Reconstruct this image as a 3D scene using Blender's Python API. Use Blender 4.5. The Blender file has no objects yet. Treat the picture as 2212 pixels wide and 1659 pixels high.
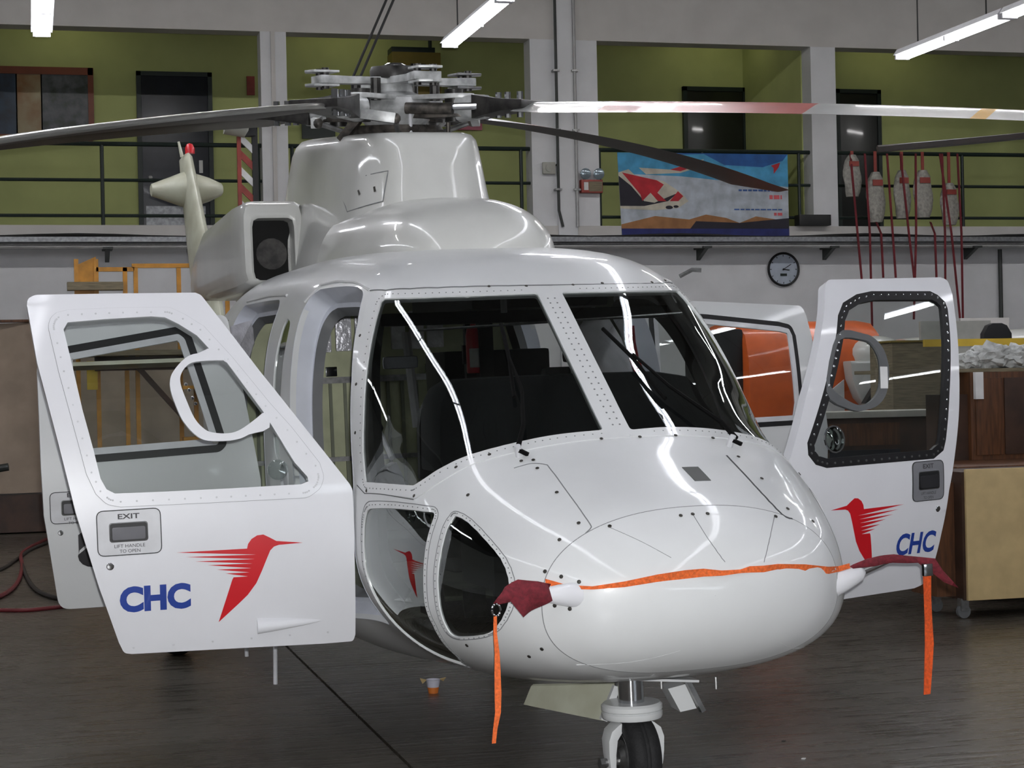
import bpy, bmesh, math, random
import numpy as np
from mathutils import Vector, Matrix
from mathutils.geometry import delaunay_2d_cdt
random.seed(7)
SC = bpy.context.scene
COL = SC.collection
# ---------------------------------------------------------------- camera, world, exposure
F = 4000.0; CX = 1106.0; CY = 835.0; ROLL = .021; EYE = 1.75; YAW = math.radians(14.6)
FW = Vector((math.sin(YAW), math.cos(YAW), 0)); RT = Vector((math.cos(YAW), -math.sin(YAW), 0)); UP = Vector((0, 0, 1))
CR, SR = math.cos(ROLL), math.sin(ROLL)
cam = bpy.data.cameras.new('camera'); cam_o = bpy.data.objects.new('camera', cam); COL.objects.link(cam_o)
cam.sensor_width = 36; cam.lens = F / 2212 * 36; cam.shift_y = 5.5 / 2212; cam.clip_start = .05; cam.clip_end = 200
r_ = RT * CR - UP * SR; u_ = RT * SR + UP * CR; b_ = -FW
cam_o.matrix_world = Matrix(((r_.x, u_.x, b_.x, 0), (r_.y, u_.y, b_.y, 0), (r_.z, u_.z, b_.z, EYE), (0, 0, 0, 1)))
SC.camera = cam_o
SC.view_settings.view_transform = 'Standard'; SC.view_settings.look = 'None'; SC.view_settings.gamma = 1
SC.view_settings.use_curve_mapping = False; SC.view_settings.exposure = 1.0
w = bpy.data.worlds.new('world'); SC.world = w; w.use_nodes = True
w.node_tree.nodes['Background'].inputs[0].default_value = (.75, .82, .9, 1)
w.node_tree.nodes['Background'].inputs[1].default_value = 4.0
SC.cycles.max_bounces = 8; SC.cycles.transparent_max_bounces = 16; SC.cycles.use_denoising = True
SC.cycles.sample_clamp_indirect = 6
TUBE_STRENGTH = 9.5
# the flash of the photographer's camera
fl = bpy.data.lights.new('camera_flash', 'SPOT'); fl.energy = 720; fl.shadow_soft_size = .02; fl.spot_size = math.radians(62); fl.spot_blend = .5
fl_o = bpy.data.objects.new('camera_flash', fl); COL.objects.link(fl_o)
fl_o.matrix_world = cam_o.matrix_world @ Matrix.Translation((.03, .07, 0))

# ---------------------------------------------------------------- measuring: a photo point on a real plane
def ray(px, py):
    a, b = px - CX, py - CY; u = a * CR - b * SR; v = a * SR + b * CR
    return FW + RT * (u / F) + UP * (-v / F)
def on_y(px, py, Y):
    d = ray(px, py); t = Y / d.y; return Vector((d.x * t, Y, EYE + d.z * t))
def on_z(px, py, Z):
    d = ray(px, py); t = (Z - EYE) / d.z; return Vector((d.x * t, d.y * t, Z))
HANG = math.radians(3.4); HROLL = -.022; HO = Vector((2.491, 6.585, 0))
HM = Matrix.Translation(HO) @ Matrix.Rotation(HANG, 4, 'Z') @ Matrix.Rotation(HROLL, 4, 'Y')
HMI = HM.inverted()
def hl(px, py, ax, val):
    o = HMI @ Vector((0, 0, EYE)); d = HMI.to_3x3() @ ray(px, py)
    return o + d * ((val - o[ax]) / d[ax])

# ---------------------------------------------------------------- materials
def lin(c):
    return tuple((x / 12.92 if x <= .04045 else ((x + .055) / 1.055) ** 2.4) for x in [v / 255 for v in c]) + (1,)
MATS = {}
def mat(name, rgb, rough=.5, metal=0, spec=.5, coat=0, var=.06, scale=6, bump=0, bscale=40, emit=0, col2=None, stretch=None):
    m = bpy.data.materials.new(name); MATS[name] = m; m.use_nodes = True; nt = m.node_tree; N = nt.nodes; L = nt.links
    b = N['Principled BSDF']; c = lin(rgb)
    b.inputs['Roughness'].default_value = rough; b.inputs['Metallic'].default_value = metal
    b.inputs['Specular IOR Level'].default_value = spec; b.inputs['Coat Weight'].default_value = coat; b.inputs['Coat Roughness'].default_value = .06
    tc = N.new('ShaderNodeTexCoord'); mp = N.new('ShaderNodeMapping'); L.new(tc.outputs['Object'], mp.inputs[0])
    if stretch: mp.inputs['Scale'].default_value = stretch
    nz = N.new('ShaderNodeTexNoise'); nz.inputs['Scale'].default_value = scale; nz.inputs['Detail'].default_value = 5
    L.new(mp.outputs[0], nz.inputs['Vector'])
    mx = N.new('ShaderNodeMix'); mx.data_type = 'RGBA'
    c2 = lin(col2) if col2 else tuple(max(0, x * (1 - 2 * var)) for x in c[:3]) + (1,)
    c1 = c if col2 else tuple(min(1, x * (1 + var)) for x in c[:3]) + (1,)
    mx.inputs[6].default_value = c1; mx.inputs[7].default_value = c2
    rp = N.new('ShaderNodeMapRange'); rp.inputs[1].default_value = .35; rp.inputs[2].default_value = .65
    L.new(nz.outputs[0], rp.inputs[0]); L.new(rp.outputs[0], mx.inputs[0]); L.new(mx.outputs[2], b.inputs['Base Color'])
    if bump:
        n2 = N.new('ShaderNodeTexNoise'); n2.inputs['Scale'].default_value = bscale; n2.inputs['Detail'].default_value = 4
        L.new(mp.outputs[0], n2.inputs['Vector'])
        bp = N.new('ShaderNodeBump'); bp.inputs['Strength'].default_value = bump; bp.inputs['Distance'].default_value = .02
        L.new(n2.outputs[0], bp.inputs['Height']); L.new(bp.outputs[0], b.inputs['Normal'])
    if emit:
        b.inputs['Emission Color'].default_value = c; b.inputs['Emission Strength'].default_value = emit
    return m
def glassmat(name, tint, ior=1.5, extra=0.0):
    m = bpy.data.materials.new(name); MATS[name] = m; m.use_nodes = True; nt = m.node_tree; N = nt.nodes; L = nt.links
    N.remove(N['Principled BSDF']); out = N['Material Output']
    tr = N.new('ShaderNodeBsdfTransparent'); tr.inputs[0].default_value = tint + (1,)
    gl = N.new('ShaderNodeBsdfGlossy'); gl.inputs['Roughness'].default_value = .015; gl.inputs[0].default_value = (.95, 1, .98, 1)
    fr = N.new('ShaderNodeFresnel'); fr.inputs[0].default_value = ior
    ad = N.new('ShaderNodeMath'); ad.operation = 'MULTIPLY_ADD'; ad.inputs[1].default_value = 1.6; ad.inputs[2].default_value = extra; ad.use_clamp = True
    mx = N.new('ShaderNodeMixShader'); L.new(fr.outputs[0], ad.inputs[0]); L.new(ad.outputs[0], mx.inputs[0])
    L.new(tr.outputs[0], mx.inputs[1]); L.new(gl.outputs[0], mx.inputs[2]); L.new(mx.outputs[0], out.inputs[0])
    return m
mat('white_paint', (212, 214, 215), .36, spec=.3, coat=.4, var=.015, scale=3)
mat('white_door', (226, 227, 232), .34, coat=.5, var=.012, scale=3)
mat('old_white', (196, 198, 180), .42, coat=.2, var=.05, scale=5, col2=(178, 178, 158))
mat('cowl_white', (206, 207, 203), .33, coat=.5, var=.03, scale=3)
mat('interior_grey', (120, 124, 108), .7, var=.08)
mat('jamb_grey', (200, 204, 214), .45, coat=.2, var=.03)
mat('seam', (120, 122, 124), .7)
mat('seam_dark', (58, 60, 62), .7)
mat('fastener', (70, 68, 64), .4, metal=.7)
mat('rubber', (30, 30, 33), .65, var=.1, bump=.15)
mat('black_rubber', (15, 14, 18), .55, var=.1)
mat('seal_grey', (96, 98, 100), .6)
mat('black', (22, 23, 25), .55)
mat('void', (8, 8, 8), .8)
mat('glare', (31, 33, 35), .8, var=.1, bump=.1, bscale=200)
mat('chrome', (210, 212, 216), .12, metal=1)
mat('dull_metal', (150, 150, 150), .38, metal=.9, var=.15, scale=20)
mat('hub_white', (214, 216, 216), .35, metal=.15, var=.1, scale=10, col2=(150, 152, 152))
mat('hub_dark', (58, 56, 54), .45, metal=.6, var=.3, scale=18, col2=(110, 104, 98))
mat('wiper_black', (10, 10, 10), .8, spec=.1)
mat('hub_black', (26, 25, 25), .4, metal=.3, var=.3, scale=16, col2=(60, 58, 56))
mat('brass', (150, 124, 82), .35, metal=.9)
mat('red_paint', (206, 30, 42), .35, coat=.3, var=.03)
mat('logo_red', (204, 22, 34), .4, var=.02)
mat('logo_blue', (32, 62, 148), .4, var=.02)
mat('print_dark', (62, 60, 64), .6)
mat('print_black', (18, 16, 22), .5)
mat('print_white', (225, 225, 225), .6)
mat('plate_grey', (206, 207, 211), .45, coat=.2)
mat('plate_dark', (128, 129, 135), .45)
mat('handle_dark', (74, 74, 78), .3, metal=.6)
mat('burgundy', (112, 30, 42), .85, var=.15, scale=60, bump=.3, bscale=300)
mat('orange_web', (232, 108, 48), .8, var=.12, scale=90, bump=.3, bscale=400)
mat('orange_dark_web', (214, 82, 26), .85, var=.12, scale=90, bump=.3, bscale=400)
mat('red_web', (168, 24, 34), .75, var=.08, scale=60)
mat('silver_foil', (222, 222, 230), .3, metal=.35, var=.1, scale=12, bump=.5, bscale=30)
mat('tyre', (26, 26, 28), .75, var=.15, scale=40, bump=.2, bscale=120)
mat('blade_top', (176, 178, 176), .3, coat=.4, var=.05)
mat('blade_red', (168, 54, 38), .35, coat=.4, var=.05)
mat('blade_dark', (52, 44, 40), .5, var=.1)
mat('blade_edge', (150, 150, 146), .3, metal=.6)
mat('blade_yellow', (206, 160, 60), .4)
mat('wall_white', (206, 203, 200), .8, var=.03, scale=2, bump=.06, bscale=60)
mat('wall_lower', (222, 223, 226), .75, var=.03, scale=2, bump=.06, bscale=60)
mat('wall_side', (170, 170, 168), .85, var=.03, scale=1)
mat('corridor_green', (182, 190, 126), .8, var=.03, scale=2, bump=.05, bscale=50)
mat('corridor_floor', (90, 88, 80), .6)
mat('ceiling_paint', (120, 120, 120), .9)
mat('rail_green', (24, 38, 34), .45, var=.1)
mat('door_dark', (24, 27, 24), .3, var=.1, coat=.3)
mat('door_blue', (28, 32, 44), .3, var=.1, coat=.3)
mat('steel_tray', (150, 152, 156), .4, metal=.6, var=.15, scale=20)
mat('pipe_grey', (165, 165, 165), .4, metal=.3)
mat('bracket_dark', (52, 56, 54), .5)
mat('cable_black', (30, 30, 30), .6)
mat('ochre', (190, 132, 40), .45, var=.12, scale=8)
mat('wood_plank', (128, 118, 96), .75, var=.15, scale=6, stretch=(1, 1, 12))
mat('brown_wood', (92, 56, 30), .5, var=.2, scale=5, stretch=(10, 10, 1))
mat('dark_brown', (62, 40, 28), .5, var=.2, scale=5)
mat('cream_board', (196, 172, 124), .6, var=.05, scale=8)
mat('tarp', (158, 142, 126), .7, var=.07, scale=3, bump=.25, bscale=6)
mat('orange_paint', (214, 96, 36), .4, coat=.3, var=.06)
mat('mast_red', (150, 60, 50), .5, var=.12)
mat('olive_box', (128, 112, 48), .55, var=.05)
mat('grey_box', (178, 178, 170), .6)
mat('lamp_lens', (150, 165, 175), .15, metal=.4)
mat('bag_grey', (170, 168, 160), .5, var=.15, scale=20, bump=.4, bscale=30)
mat('plastic_bag', (196, 198, 196), .3, var=.1, scale=20, bump=.8, bscale=25)
mat('picture_blue', (40, 66, 92), .4, var=.4, scale=3, col2=(20, 30, 48))
mat('picture_tan', (160, 148, 116), .4, var=.3, scale=2, col2=(132, 88, 44))
mat('picture_dark', (40, 48, 42), .4, var=.4, scale=6, col2=(90, 92, 100))
mat('frame_brown', (120, 56, 26), .45)
mat('fixture_white', (214, 214, 220), .5)
mat('hose_red', (110, 34, 40), .5)
mat('hose_dark', (44, 40, 38), .55)
mat('tube_glow', (250, 251, 255), .4, emit=TUBE_STRENGTH, var=.001)
mat('tube_glow_added', (250, 248, 246), .4, emit=42, var=.001)  # glow of the added, unseen lamps that brighten the balcony wall
mat('corridor_glow', (255, 250, 215), .4, emit=3.5, var=.001)
mat('clock_face', (176, 186, 200), .4)
mat('strap_red', (112, 32, 40), .8, var=.1)
mat('sign_pink', (206, 120, 140), .5)
mat('green_panel', (186, 190, 158), .65, var=.08)
mat('cup_paper', (200, 200, 214), .5); mat('cup_orange', (214, 120, 50), .5)
mat('yellow_paint', (214, 180, 60), .5)
glassmat('windshield_glass', (.86, .90, .88))
glassmat('door_glass', (.86, .89, .88), extra=.02)
glassmat('chin_glass', (.60, .62, .62), extra=.05)
# printed banner: sky, cloud, ground bands by height
def floor_material():
    m = bpy.data.materials.new('floor_concrete'); MATS['floor_concrete'] = m; m.use_nodes = True; nt = m.node_tree; N = nt.nodes; L = nt.links
    b = N['Principled BSDF']; tc = N.new('ShaderNodeTexCoord')
    n1 = N.new('ShaderNodeTexNoise'); n1.inputs['Scale'].default_value = .5; n1.inputs['Detail'].default_value = 8; n1.inputs['Roughness'].default_value = .65
    L.new(tc.outputs['Object'], n1.inputs['Vector'])
    cr = N.new('ShaderNodeValToRGB'); e = cr.color_ramp.elements
    e[0].position = .3; e[0].color = lin((70, 64, 58)); e[1].position = .7; e[1].color = lin((100, 94, 84))
    L.new(n1.outputs[0], cr.inputs[0])
    mp = N.new('ShaderNodeMapping'); mp.inputs['Scale'].default_value = (.6, 9, 1); L.new(tc.outputs['Object'], mp.inputs[0])
    n2 = N.new('ShaderNodeTexNoise'); n2.inputs['Scale'].default_value = 3; n2.inputs['Detail'].default_value = 6; L.new(mp.outputs[0], n2.inputs['Vector'])
    mx = N.new('ShaderNodeMix'); mx.data_type = 'RGBA'; mx.blend_type = 'MULTIPLY'; mx.inputs[0].default_value = .5
    L.new(cr.outputs[0], mx.inputs[6]); L.new(n2.outputs[0], mx.inputs[7]); L.new(mx.outputs[2], b.inputs['Base Color'])
    mr = N.new('ShaderNodeMapRange'); mr.inputs[3].default_value = .16; mr.inputs[4].default_value = .42; L.new(n2.outputs[0], mr.inputs[0]); L.new(mr.outputs[0], b.inputs['Roughness'])
    bp = N.new('ShaderNodeBump'); bp.inputs['Strength'].default_value = .18; bp.inputs['Distance'].default_value = .02; L.new(n2.outputs[0], bp.inputs['Height']); L.new(bp.outputs[0], b.inputs['Normal'])
    b.inputs['Specular IOR Level'].default_value = .45
floor_material()

# ---------------------------------------------------------------- mesh helpers
def link(o, parent=None):
    COL.objects.link(o)
    if parent is not None: o.parent = parent
    return o
def tag(o, label=None, cat=None, group=None, kind=None):
    if label: o['label'] = label
    if cat: o['category'] = cat
    if group: o['group'] = group
    if kind: o['kind'] = kind
    return o
def empty(name, loc=(0, 0, 0), rz=0, label=None, cat=None, group=None):
    o = bpy.data.objects.new(name, None); o.empty_display_size = .1; link(o); o.location = loc; o.rotation_euler = (0, 0, rz)
    return tag(o, label, cat, group)
def heli_empty(name, label, cat):
    o = empty(name, (0, 0, 0), 0, label, cat); o.location = HO; o.rotation_euler = (0, HROLL, HANG); return o
def frame(d, up=Vector((0, 0, 1))):
    d = d.normalized()
    if abs(d.dot(up)) > .98: up = Vector((1, 0, 0))
    s = d.cross(up).normalized(); return s, s.cross(d).normalized()
class MB:
    def __init__(s): s.v = []; s.f = []; s.m = []; s.mi = 0
    def add(s, vs, fs):
        n = len(s.v); s.v += [tuple(v) for v in vs]; s.f += [tuple(i + n for i in f) for f in fs]; s.m += [s.mi] * len(fs); return s
    def box(s, a, b):
        (x0, y0, z0), (x1, y1, z1) = a, b
        x0, x1 = min(x0, x1), max(x0, x1); y0, y1 = min(y0, y1), max(y0, y1); z0, z1 = min(z0, z1), max(z0, z1)
        return s.add([(x0, y0, z0), (x1, y0, z0), (x1, y1, z0), (x0, y1, z0), (x0, y0, z1), (x1, y0, z1), (x1, y1, z1), (x0, y1, z1)],
                     [(0, 3, 2, 1), (4, 5, 6, 7), (0, 1, 5, 4), (1, 2, 6, 5), (2, 3, 7, 6), (3, 0, 4, 7)])
    def bar(s, p, q, wd, ht, up=Vector((0, 0, 1))):
        p, q = Vector(p), Vector(q); a, b = frame(q - p, up)
        vs = [c + a * (i * wd / 2) + b * (j * ht / 2) for c in (p, q) for i, j in ((-1, -1), (1, -1), (1, 1), (-1, 1))]
        return s.add(vs, [(0, 1, 2, 3), (7, 6, 5, 4), (0, 4, 5, 1), (1, 5, 6, 2), (2, 6, 7, 3), (3, 7, 4, 0)])
    def cyl(s, p, q, r0, r1=None, n=16, cap=True):
        p, q = Vector(p), Vector(q); r1 = r0 if r1 is None else r1; a, b = frame(q - p)
        vs = []
        for c, r in ((p, r0), (q, r1)):
            vs += [c + (a * math.cos(2 * math.pi * i / n) + b * math.sin(2 * math.pi * i / n)) * r for i in range(n)]
        fs = [(i, i + n, (i + 1) % n + n, (i + 1) % n) for i in range(n)]
        if cap: fs += [tuple(range(n)), tuple(range(2 * n - 1, n - 1, -1))]
        return s.add(vs, fs)
    def tube(s, pts, r, n=8, cap=True):
        pts = [Vector(p) for p in pts]; rings = []; up = Vector((0, 0, 1)); vs = []
        rr = r if isinstance(r, (list, tuple)) else [r] * len(pts)
        for i, p in enumerate(pts):
            d = (pts[min(i + 1, len(pts) - 1)] - pts[max(i - 1, 0)]); a, b = frame(d, up)
            vs += [p + (a * math.cos(2 * math.pi * k / n) + b * math.sin(2 * math.pi * k / n)) * rr[i] for k in range(n)]
        fs = [(j * n + k, (j + 1) * n + k, (j + 1) * n + (k + 1) % n, j * n + (k + 1) % n) for j in range(len(pts) - 1) for k in range(n)]
        if cap: fs += [tuple(range(n)), tuple(range(len(vs) - 1, len(vs) - n - 1, -1))]
        return s.add(vs, fs)
    def loft(s, rings, cap=True, closed=True):
        n = len(rings[0]); vs = [p for r in rings for p in r]; m = n if closed else n - 1
        fs = [(j * n + k, (j + 1) * n + k, (j + 1) * n + (k + 1) % n, j * n + (k + 1) % n) for j in range(len(rings) - 1) for k in range(m)]
        if cap and closed: fs += [tuple(range(n)), tuple(range(len(vs) - 1, len(vs) - n - 1, -1))]
        return s.add(vs, fs)
    def lathe(s, prof, c=(0, 0, 0), axis=(0, 0, 1), n=24):
        c = Vector(c); ax = Vector(axis).normalized(); a, b = frame(ax); rings = []
        for r, h in prof:
            rings.append([c + ax * h + (a * math.cos(2 * math.pi * k / n) + b * math.sin(2 * math.pi * k / n)) * max(r, 1e-4) for k in range(n)])
        return s.loft(rings)
    def ball(s, c, r, n=12, sc=(1, 1, 1)):
        c = Vector(c); rings = []
        for i in range(n // 2 + 1):
            a = -math.pi / 2 + math.pi * i / (n // 2); rr = max(math.cos(a), 1e-3) * r
            rings.append([c + Vector((rr * math.cos(2 * math.pi * k / n) * sc[0], rr * math.sin(2 * math.pi * k / n) * sc[1], r * math.sin(a) * sc[2])) for k in range(n)])
        return s.loft(rings)
    def prism(s, poly, d):   # poly: list of 3d points, extruded by vector d
        n = len(poly); d = Vector(d); vs = [Vector(p) for p in poly] + [Vector(p) + d for p in poly]
        return s.add(vs, [tuple(range(n)), tuple(range(2 * n - 1, n - 1, -1))] + [(i, i + n, (i + 1) % n + n, (i + 1) % n) for i in range(n)])
    def build(s, name, mats, parent=None, smooth=30, xf=None, bevel=0):
        me = bpy.data.meshes.new(name); vs = s.v if xf is None else [tuple(xf @ Vector(v)) for v in s.v]
        me.from_pydata(vs, [], s.f); mats = mats if isinstance(mats, (list, tuple)) else [mats]
        for m in mats: me.materials.append(MATS[m])
        if any(s.m): me.polygons.foreach_set('material_index', s.m)
        bm = bmesh.new(); bm.from_mesh(me); bmesh.ops.recalc_face_normals(bm, faces=bm.faces)
        if bevel:
            bmesh.ops.bevel(bm, geom=[e for e in bm.edges if len(e.link_faces) == 2 and e.calc_face_angle(0) > .6], offset=bevel, segments=2, affect='EDGES', profile=.7)
        bm.to_mesh(me); bm.free()
        if smooth: me.polygons.foreach_set('use_smooth', [True] * len(me.polygons)); me.set_sharp_from_angle(angle=math.radians(smooth))
        return link(bpy.data.objects.new(name, me), parent)
def B(name, a, b, m, parent=None, bevel=0): return MB().box(a, b).build(name, m, parent, bevel=bevel)
def arc(c, r, a0, a1, n): return [(c[0] + r * math.cos(a0 + (a1 - a0) * i / n), c[1] + r * math.sin(a0 + (a1 - a0) * i / n)) for i in range(n + 1)]
def copy_obj(o, parent=None, loc=None):
    c = o.copy(); COL.objects.link(c); c.parent = parent
    if loc is not None: c.location = loc
    return c
# -------- patches: pieces cut out of a curved skin given by a map (a, b) -> point, normal
def roundloop(pts, r=.02, seg=4, deg=22):
    pts = [np.array(p, float) for p in pts]; pts = [p for i, p in enumerate(pts) if np.hypot(*(p - pts[i - 1])) > 1e-4]; out = []; n = len(pts)
    for i in range(n):
        p, a, b = pts[i], pts[i - 1], pts[(i + 1) % n]; u, v = a - p, b - p; lu, lv = np.hypot(*u), np.hypot(*v)
        cosang = np.dot(u, v) / (lu * lv + 1e-9); turn = 180 - math.degrees(math.acos(max(-1, min(1, cosang))))
        if turn > deg and r > 0:
            d = min(r, .42 * lu, .42 * lv); p0, p1 = p + u / lu * d, p + v / lv * d
            for k in range(seg + 1):
                t = k / seg; out.append((1 - t) ** 2 * p0 + 2 * t * (1 - t) * p + t * t * p1)
        else: out.append(p)
    return out
def catmull(pts, per=5):
    P = [np.array(p, float) for p in pts]; n = len(P); out = []
    for i in range(n):
        a, b, c, d = P[i - 1], P[i], P[(i + 1) % n], P[(i + 2) % n]
        for k in range(per):
            t = k / per; out.append(.5 * (2 * b + (c - a) * t + (2 * a - 5 * b + 4 * c - d) * t * t + (3 * b - a - 3 * c + d) * t ** 3))
    return out
def densify(pts, mx=.04, closed=True):
    out = []; n = len(pts)
    for i in range(n if closed else n - 1):
        a, b = np.array(pts[i], float), np.array(pts[(i + 1) % n], float); k = max(1, int(np.hypot(*(b - a)) / mx) + 1)
        out += [a + (b - a) * j / k for j in range(k)]
    if not closed: out.append(np.array(pts[-1], float))
    return out
def pip(poly, P):
    poly = np.array(poly); x, y = P[:, 0], P[:, 1]; ins = np.zeros(len(P), bool); j = len(poly) - 1
    for i in range(len(poly)):
        xi, yi = poly[i]; xj, yj = poly[j]
        c = ((yi > y) != (yj > y)) & (x < (xj - xi) * (y - yi) / (yj - yi + 1e-15) + xi); ins ^= c; j = i
    return ins
def triangulate(grid, loops, near=.012):
    V = []; E = []
    for lp in loops:
        n0 = len(V); V += [tuple(p) for p in lp]; k = len(lp); E += [(n0 + i, n0 + (i + 1) % k) for i in range(k)]
    if len(grid):
        g = np.array(grid); 
        if V:
            a = np.array(V); keep = np.ones(len(g), bool)
            for c in range(0, len(a), 200):
                keep &= (((g[:, None, :] - a[None, c:c + 200, :]) ** 2).sum(-1).min(1) > near ** 2)
            g = g[keep]
        V += [tuple(p) for p in g]
    vv, ee, ff, *_ = delaunay_2d_cdt([Vector(v) for v in V], E, [], 0, 1e-6)
    return np.array([tuple(v) for v in vv]), np.array([f for f in ff if len(f) == 3])
def skin(name, V, Fc, fmap, m, parent, off=0.0, thick=0.0, m_in=None, rim=True):
    used, inv = np.unique(Fc.ravel(), return_inverse=True); Fc = inv.reshape(-1, 3); P, N = fmap(V[used]); P = P + N * off
    fn = np.cross(P[Fc[:, 1]] - P[Fc[:, 0]], P[Fc[:, 2]] - P[Fc[:, 0]]); fl_ = (fn * N[Fc[:, 0]]).sum(1) < 0
    Fc = Fc.copy(); Fc[fl_] = Fc[fl_][:, ::-1]
    area = np.linalg.norm(fn, axis=1); Fc = Fc[area > 1e-9]
    verts = P.tolist(); faces = Fc.tolist(); mi = [0] * len(faces); ns = [True] * len(faces)
    if thick:
        n = len(verts); verts += (P - N * thick).tolist(); faces += [[a + n for a in f[::-1]] for f in Fc.tolist()]; mi += [1] * len(Fc); ns += [True] * len(Fc)
        cnt = {}
        for f in Fc.tolist():
            for i in range(3): e = (f[i], f[(i + 1) % 3]); cnt[e] = 1
        bd = [e for e in cnt if (e[1], e[0]) not in cnt]
        if rim:
            idx = {}
            for e in bd:
                for a in e:
                    if a not in idx: idx[a] = len(verts); verts.append(verts[a]); verts.append(verts[a + n])
                a, b = idx[e[0]], idx[e[1]]; faces.append([b, a, a + 1, b + 1]); mi.append(0); ns.append(True)
    me = bpy.data.meshes.new(name); me.from_pydata(verts, [], faces); me.materials.append(MATS[m]); me.materials.append(MATS[m_in or m])
    me.polygons.foreach_set('material_index', mi); me.polygons.foreach_set('use_smooth', ns); me.update()
    return link(bpy.data.objects.new(name, me), parent)
def gridpts(lo, hi, step):
    xs = np.arange(lo[0], hi[0] + step, step); ys = np.arange(lo[1], hi[1] + step, step)
    return np.stack(np.meshgrid(xs, ys), -1).reshape(-1, 2)
def patch(name, loop, fmap, m, parent, off=0.0, thick=0.0, holes=(), step=.05, m_in=None, near=.01):
    loops = [densify(loop, step)] + [densify(h, step) for h in holes]; a = np.array(loops[0])
    V, Fc = triangulate(gridpts(a.min(0), a.max(0), step), loops, near)
    c = V[Fc].mean(1); k = pip(loops[0], c)
    for h in loops[1:]: k &= ~pip(h, c)
    return skin(name, V, Fc[k], fmap, m, parent, off, thick, m_in)
def ribbon(name, pts, fmap, wd, m, parent, off=.001, closed=False, mx=.03):
    q = np.array(densify(pts, mx, closed)); P, N = fmap(q); n = len(P); vs = []; fs = []
    for i in range(n):
        a, b = (P[(i + 1) % n], P[i - 1]) if closed else (P[min(i + 1, n - 1)], P[max(i - 1, 0)])
        t = a - b; s_ = np.cross(N[i], t); s_ /= np.linalg.norm(s_) + 1e-12
        for k, o2 in ((-1, 0), (1, 0), (1, -1), (-1, -1)): vs.append(P[i] + N[i] * (off if o2 == 0 else -.002) + s_ * (k * wd / 2))
    for i in range(n if closed else n - 1):
        a, b = 4 * i, 4 * ((i + 1) % n)
        fs += [(a, b, b + 1, a + 1), (a + 1, b + 1, b + 2, a + 2), (a + 3, b + 3, b, a)]
    return MB().add(vs, fs).build(name, m, parent, smooth=0)
def text_tris(s, bold=0.0):
    cu = bpy.data.curves.new('t', 'FONT'); cu.body = s; cu.offset = bold; cu.fill_mode = 'FRONT'; cu.resolution_u = 4
    o = bpy.data.objects.new('t', cu); COL.objects.link(o); dg = bpy.context.evaluated_depsgraph_get()
    me = bpy.data.meshes.new_from_object(o.evaluated_get(dg)); bpy.data.objects.remove(o)
    V = np.array([v.co[:2] for v in me.vertices]); Fs = [list(p.vertices) for p in me.polygons]; bpy.data.meshes.remove(me)
    V = (V - V.min(0)) / (V.max(0) - V.min(0)); return V, Fs
def decal_text(name, s, place, m, parent, bold=0.0):   # place: (0..1, 0..1) -> 3d points
    V, Fs = text_tris(s, bold); P = place(V); me = bpy.data.meshes.new(name); me.from_pydata([tuple(p) for p in P], [], Fs)
    me.materials.append(MATS[m]); me.update(); return link(bpy.data.objects.new(name, me), parent)
# ================================================================ STRUCTURE
X0, X1, YB, YW, ZC = -13.0, 24.0, -7.0, 27.0, 9.2
def S(o, kind='structure'): o['kind'] = kind; return o
floor = S(B('floor', (X0, YB, -.2), (X1, 30.2, -.02), 'void'))
xs = [X0] + [1.67 + 6.2 * k for k in range(-2, 4)] + [X1]; ys = [YB] + [11.65 + 6.2 * k for k in range(-2, 3)] + [30.2]
for i in range(len(xs) - 1):
    for j in range(len(ys) - 1):
        B('floor_slab', (xs[i] + .009, ys[j] + .006, -.02), (xs[i + 1] - .009, ys[j + 1] - .006, 0), 'floor_concrete', floor)
ZS, ZO = 4.17, 7.0
wb = S(MB().box((X0, YW, 0), (X1, YW + .25, ZS)).build('wall_back', 'wall_lower'))
S(B('wall_upper', (X0, YW, ZO), (X1, YW + .35, ZC), 'wall_white'))
piers = [(-5.2, -4.75), (-.98, -.6), (3.35, 3.73), (7.42, 8.48), (12.0, 12.42), (16.6, 17.0), (21, 21.4)]
for n, (a, b) in enumerate(piers):
    o = S(B('trim_%d' % (n + 1), (a, YW, ZS), (b, YW + .35, ZO), 'wall_lower')); 
B('pilaster', (7.80, YW - .08, .0), (8.1, YW, ZC), 'wall_lower', bpy.data.objects['trim_4'])
B('pilaster', (3.5, YW - .04, ZS), (3.56, YW, ZO), 'wall_white', bpy.data.objects['trim_3'])
S(B('floor_balcony', (X0, YW + .25, ZS - .2), (X1, 30.0, ZS), 'corridor_floor'))
S(B('trim_8', (X0, YW - .05, ZS - .16), (X1, YW, ZS - .0), 'wall_white'))
S(B('wall_corridor', (X0, 29.8, ZS), (X1, 30.0, 7.75), 'corridor_green'))
S(B('ceiling_corridor', (X0, YW + .35, 7.75), (X1, 30.0, 7.9), 'ceiling_paint'))
S(B('wall_partition', (11.98, YW + .35, ZS), (12.15, 29.8, 7.75), 'corridor_green'))
S(B('wall_left', (X0 - .2, YB, 0), (X0, 30.0, ZC), 'wall_side'))
S(B('wall_right', (X1, YB, 0), (X1 + .2, 30.0, ZC), 'wall_side'))
S(B('ceiling', (X0, YB, ZC), (X1, YW + .35, ZC + .15), 'ceiling_paint'))
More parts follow.
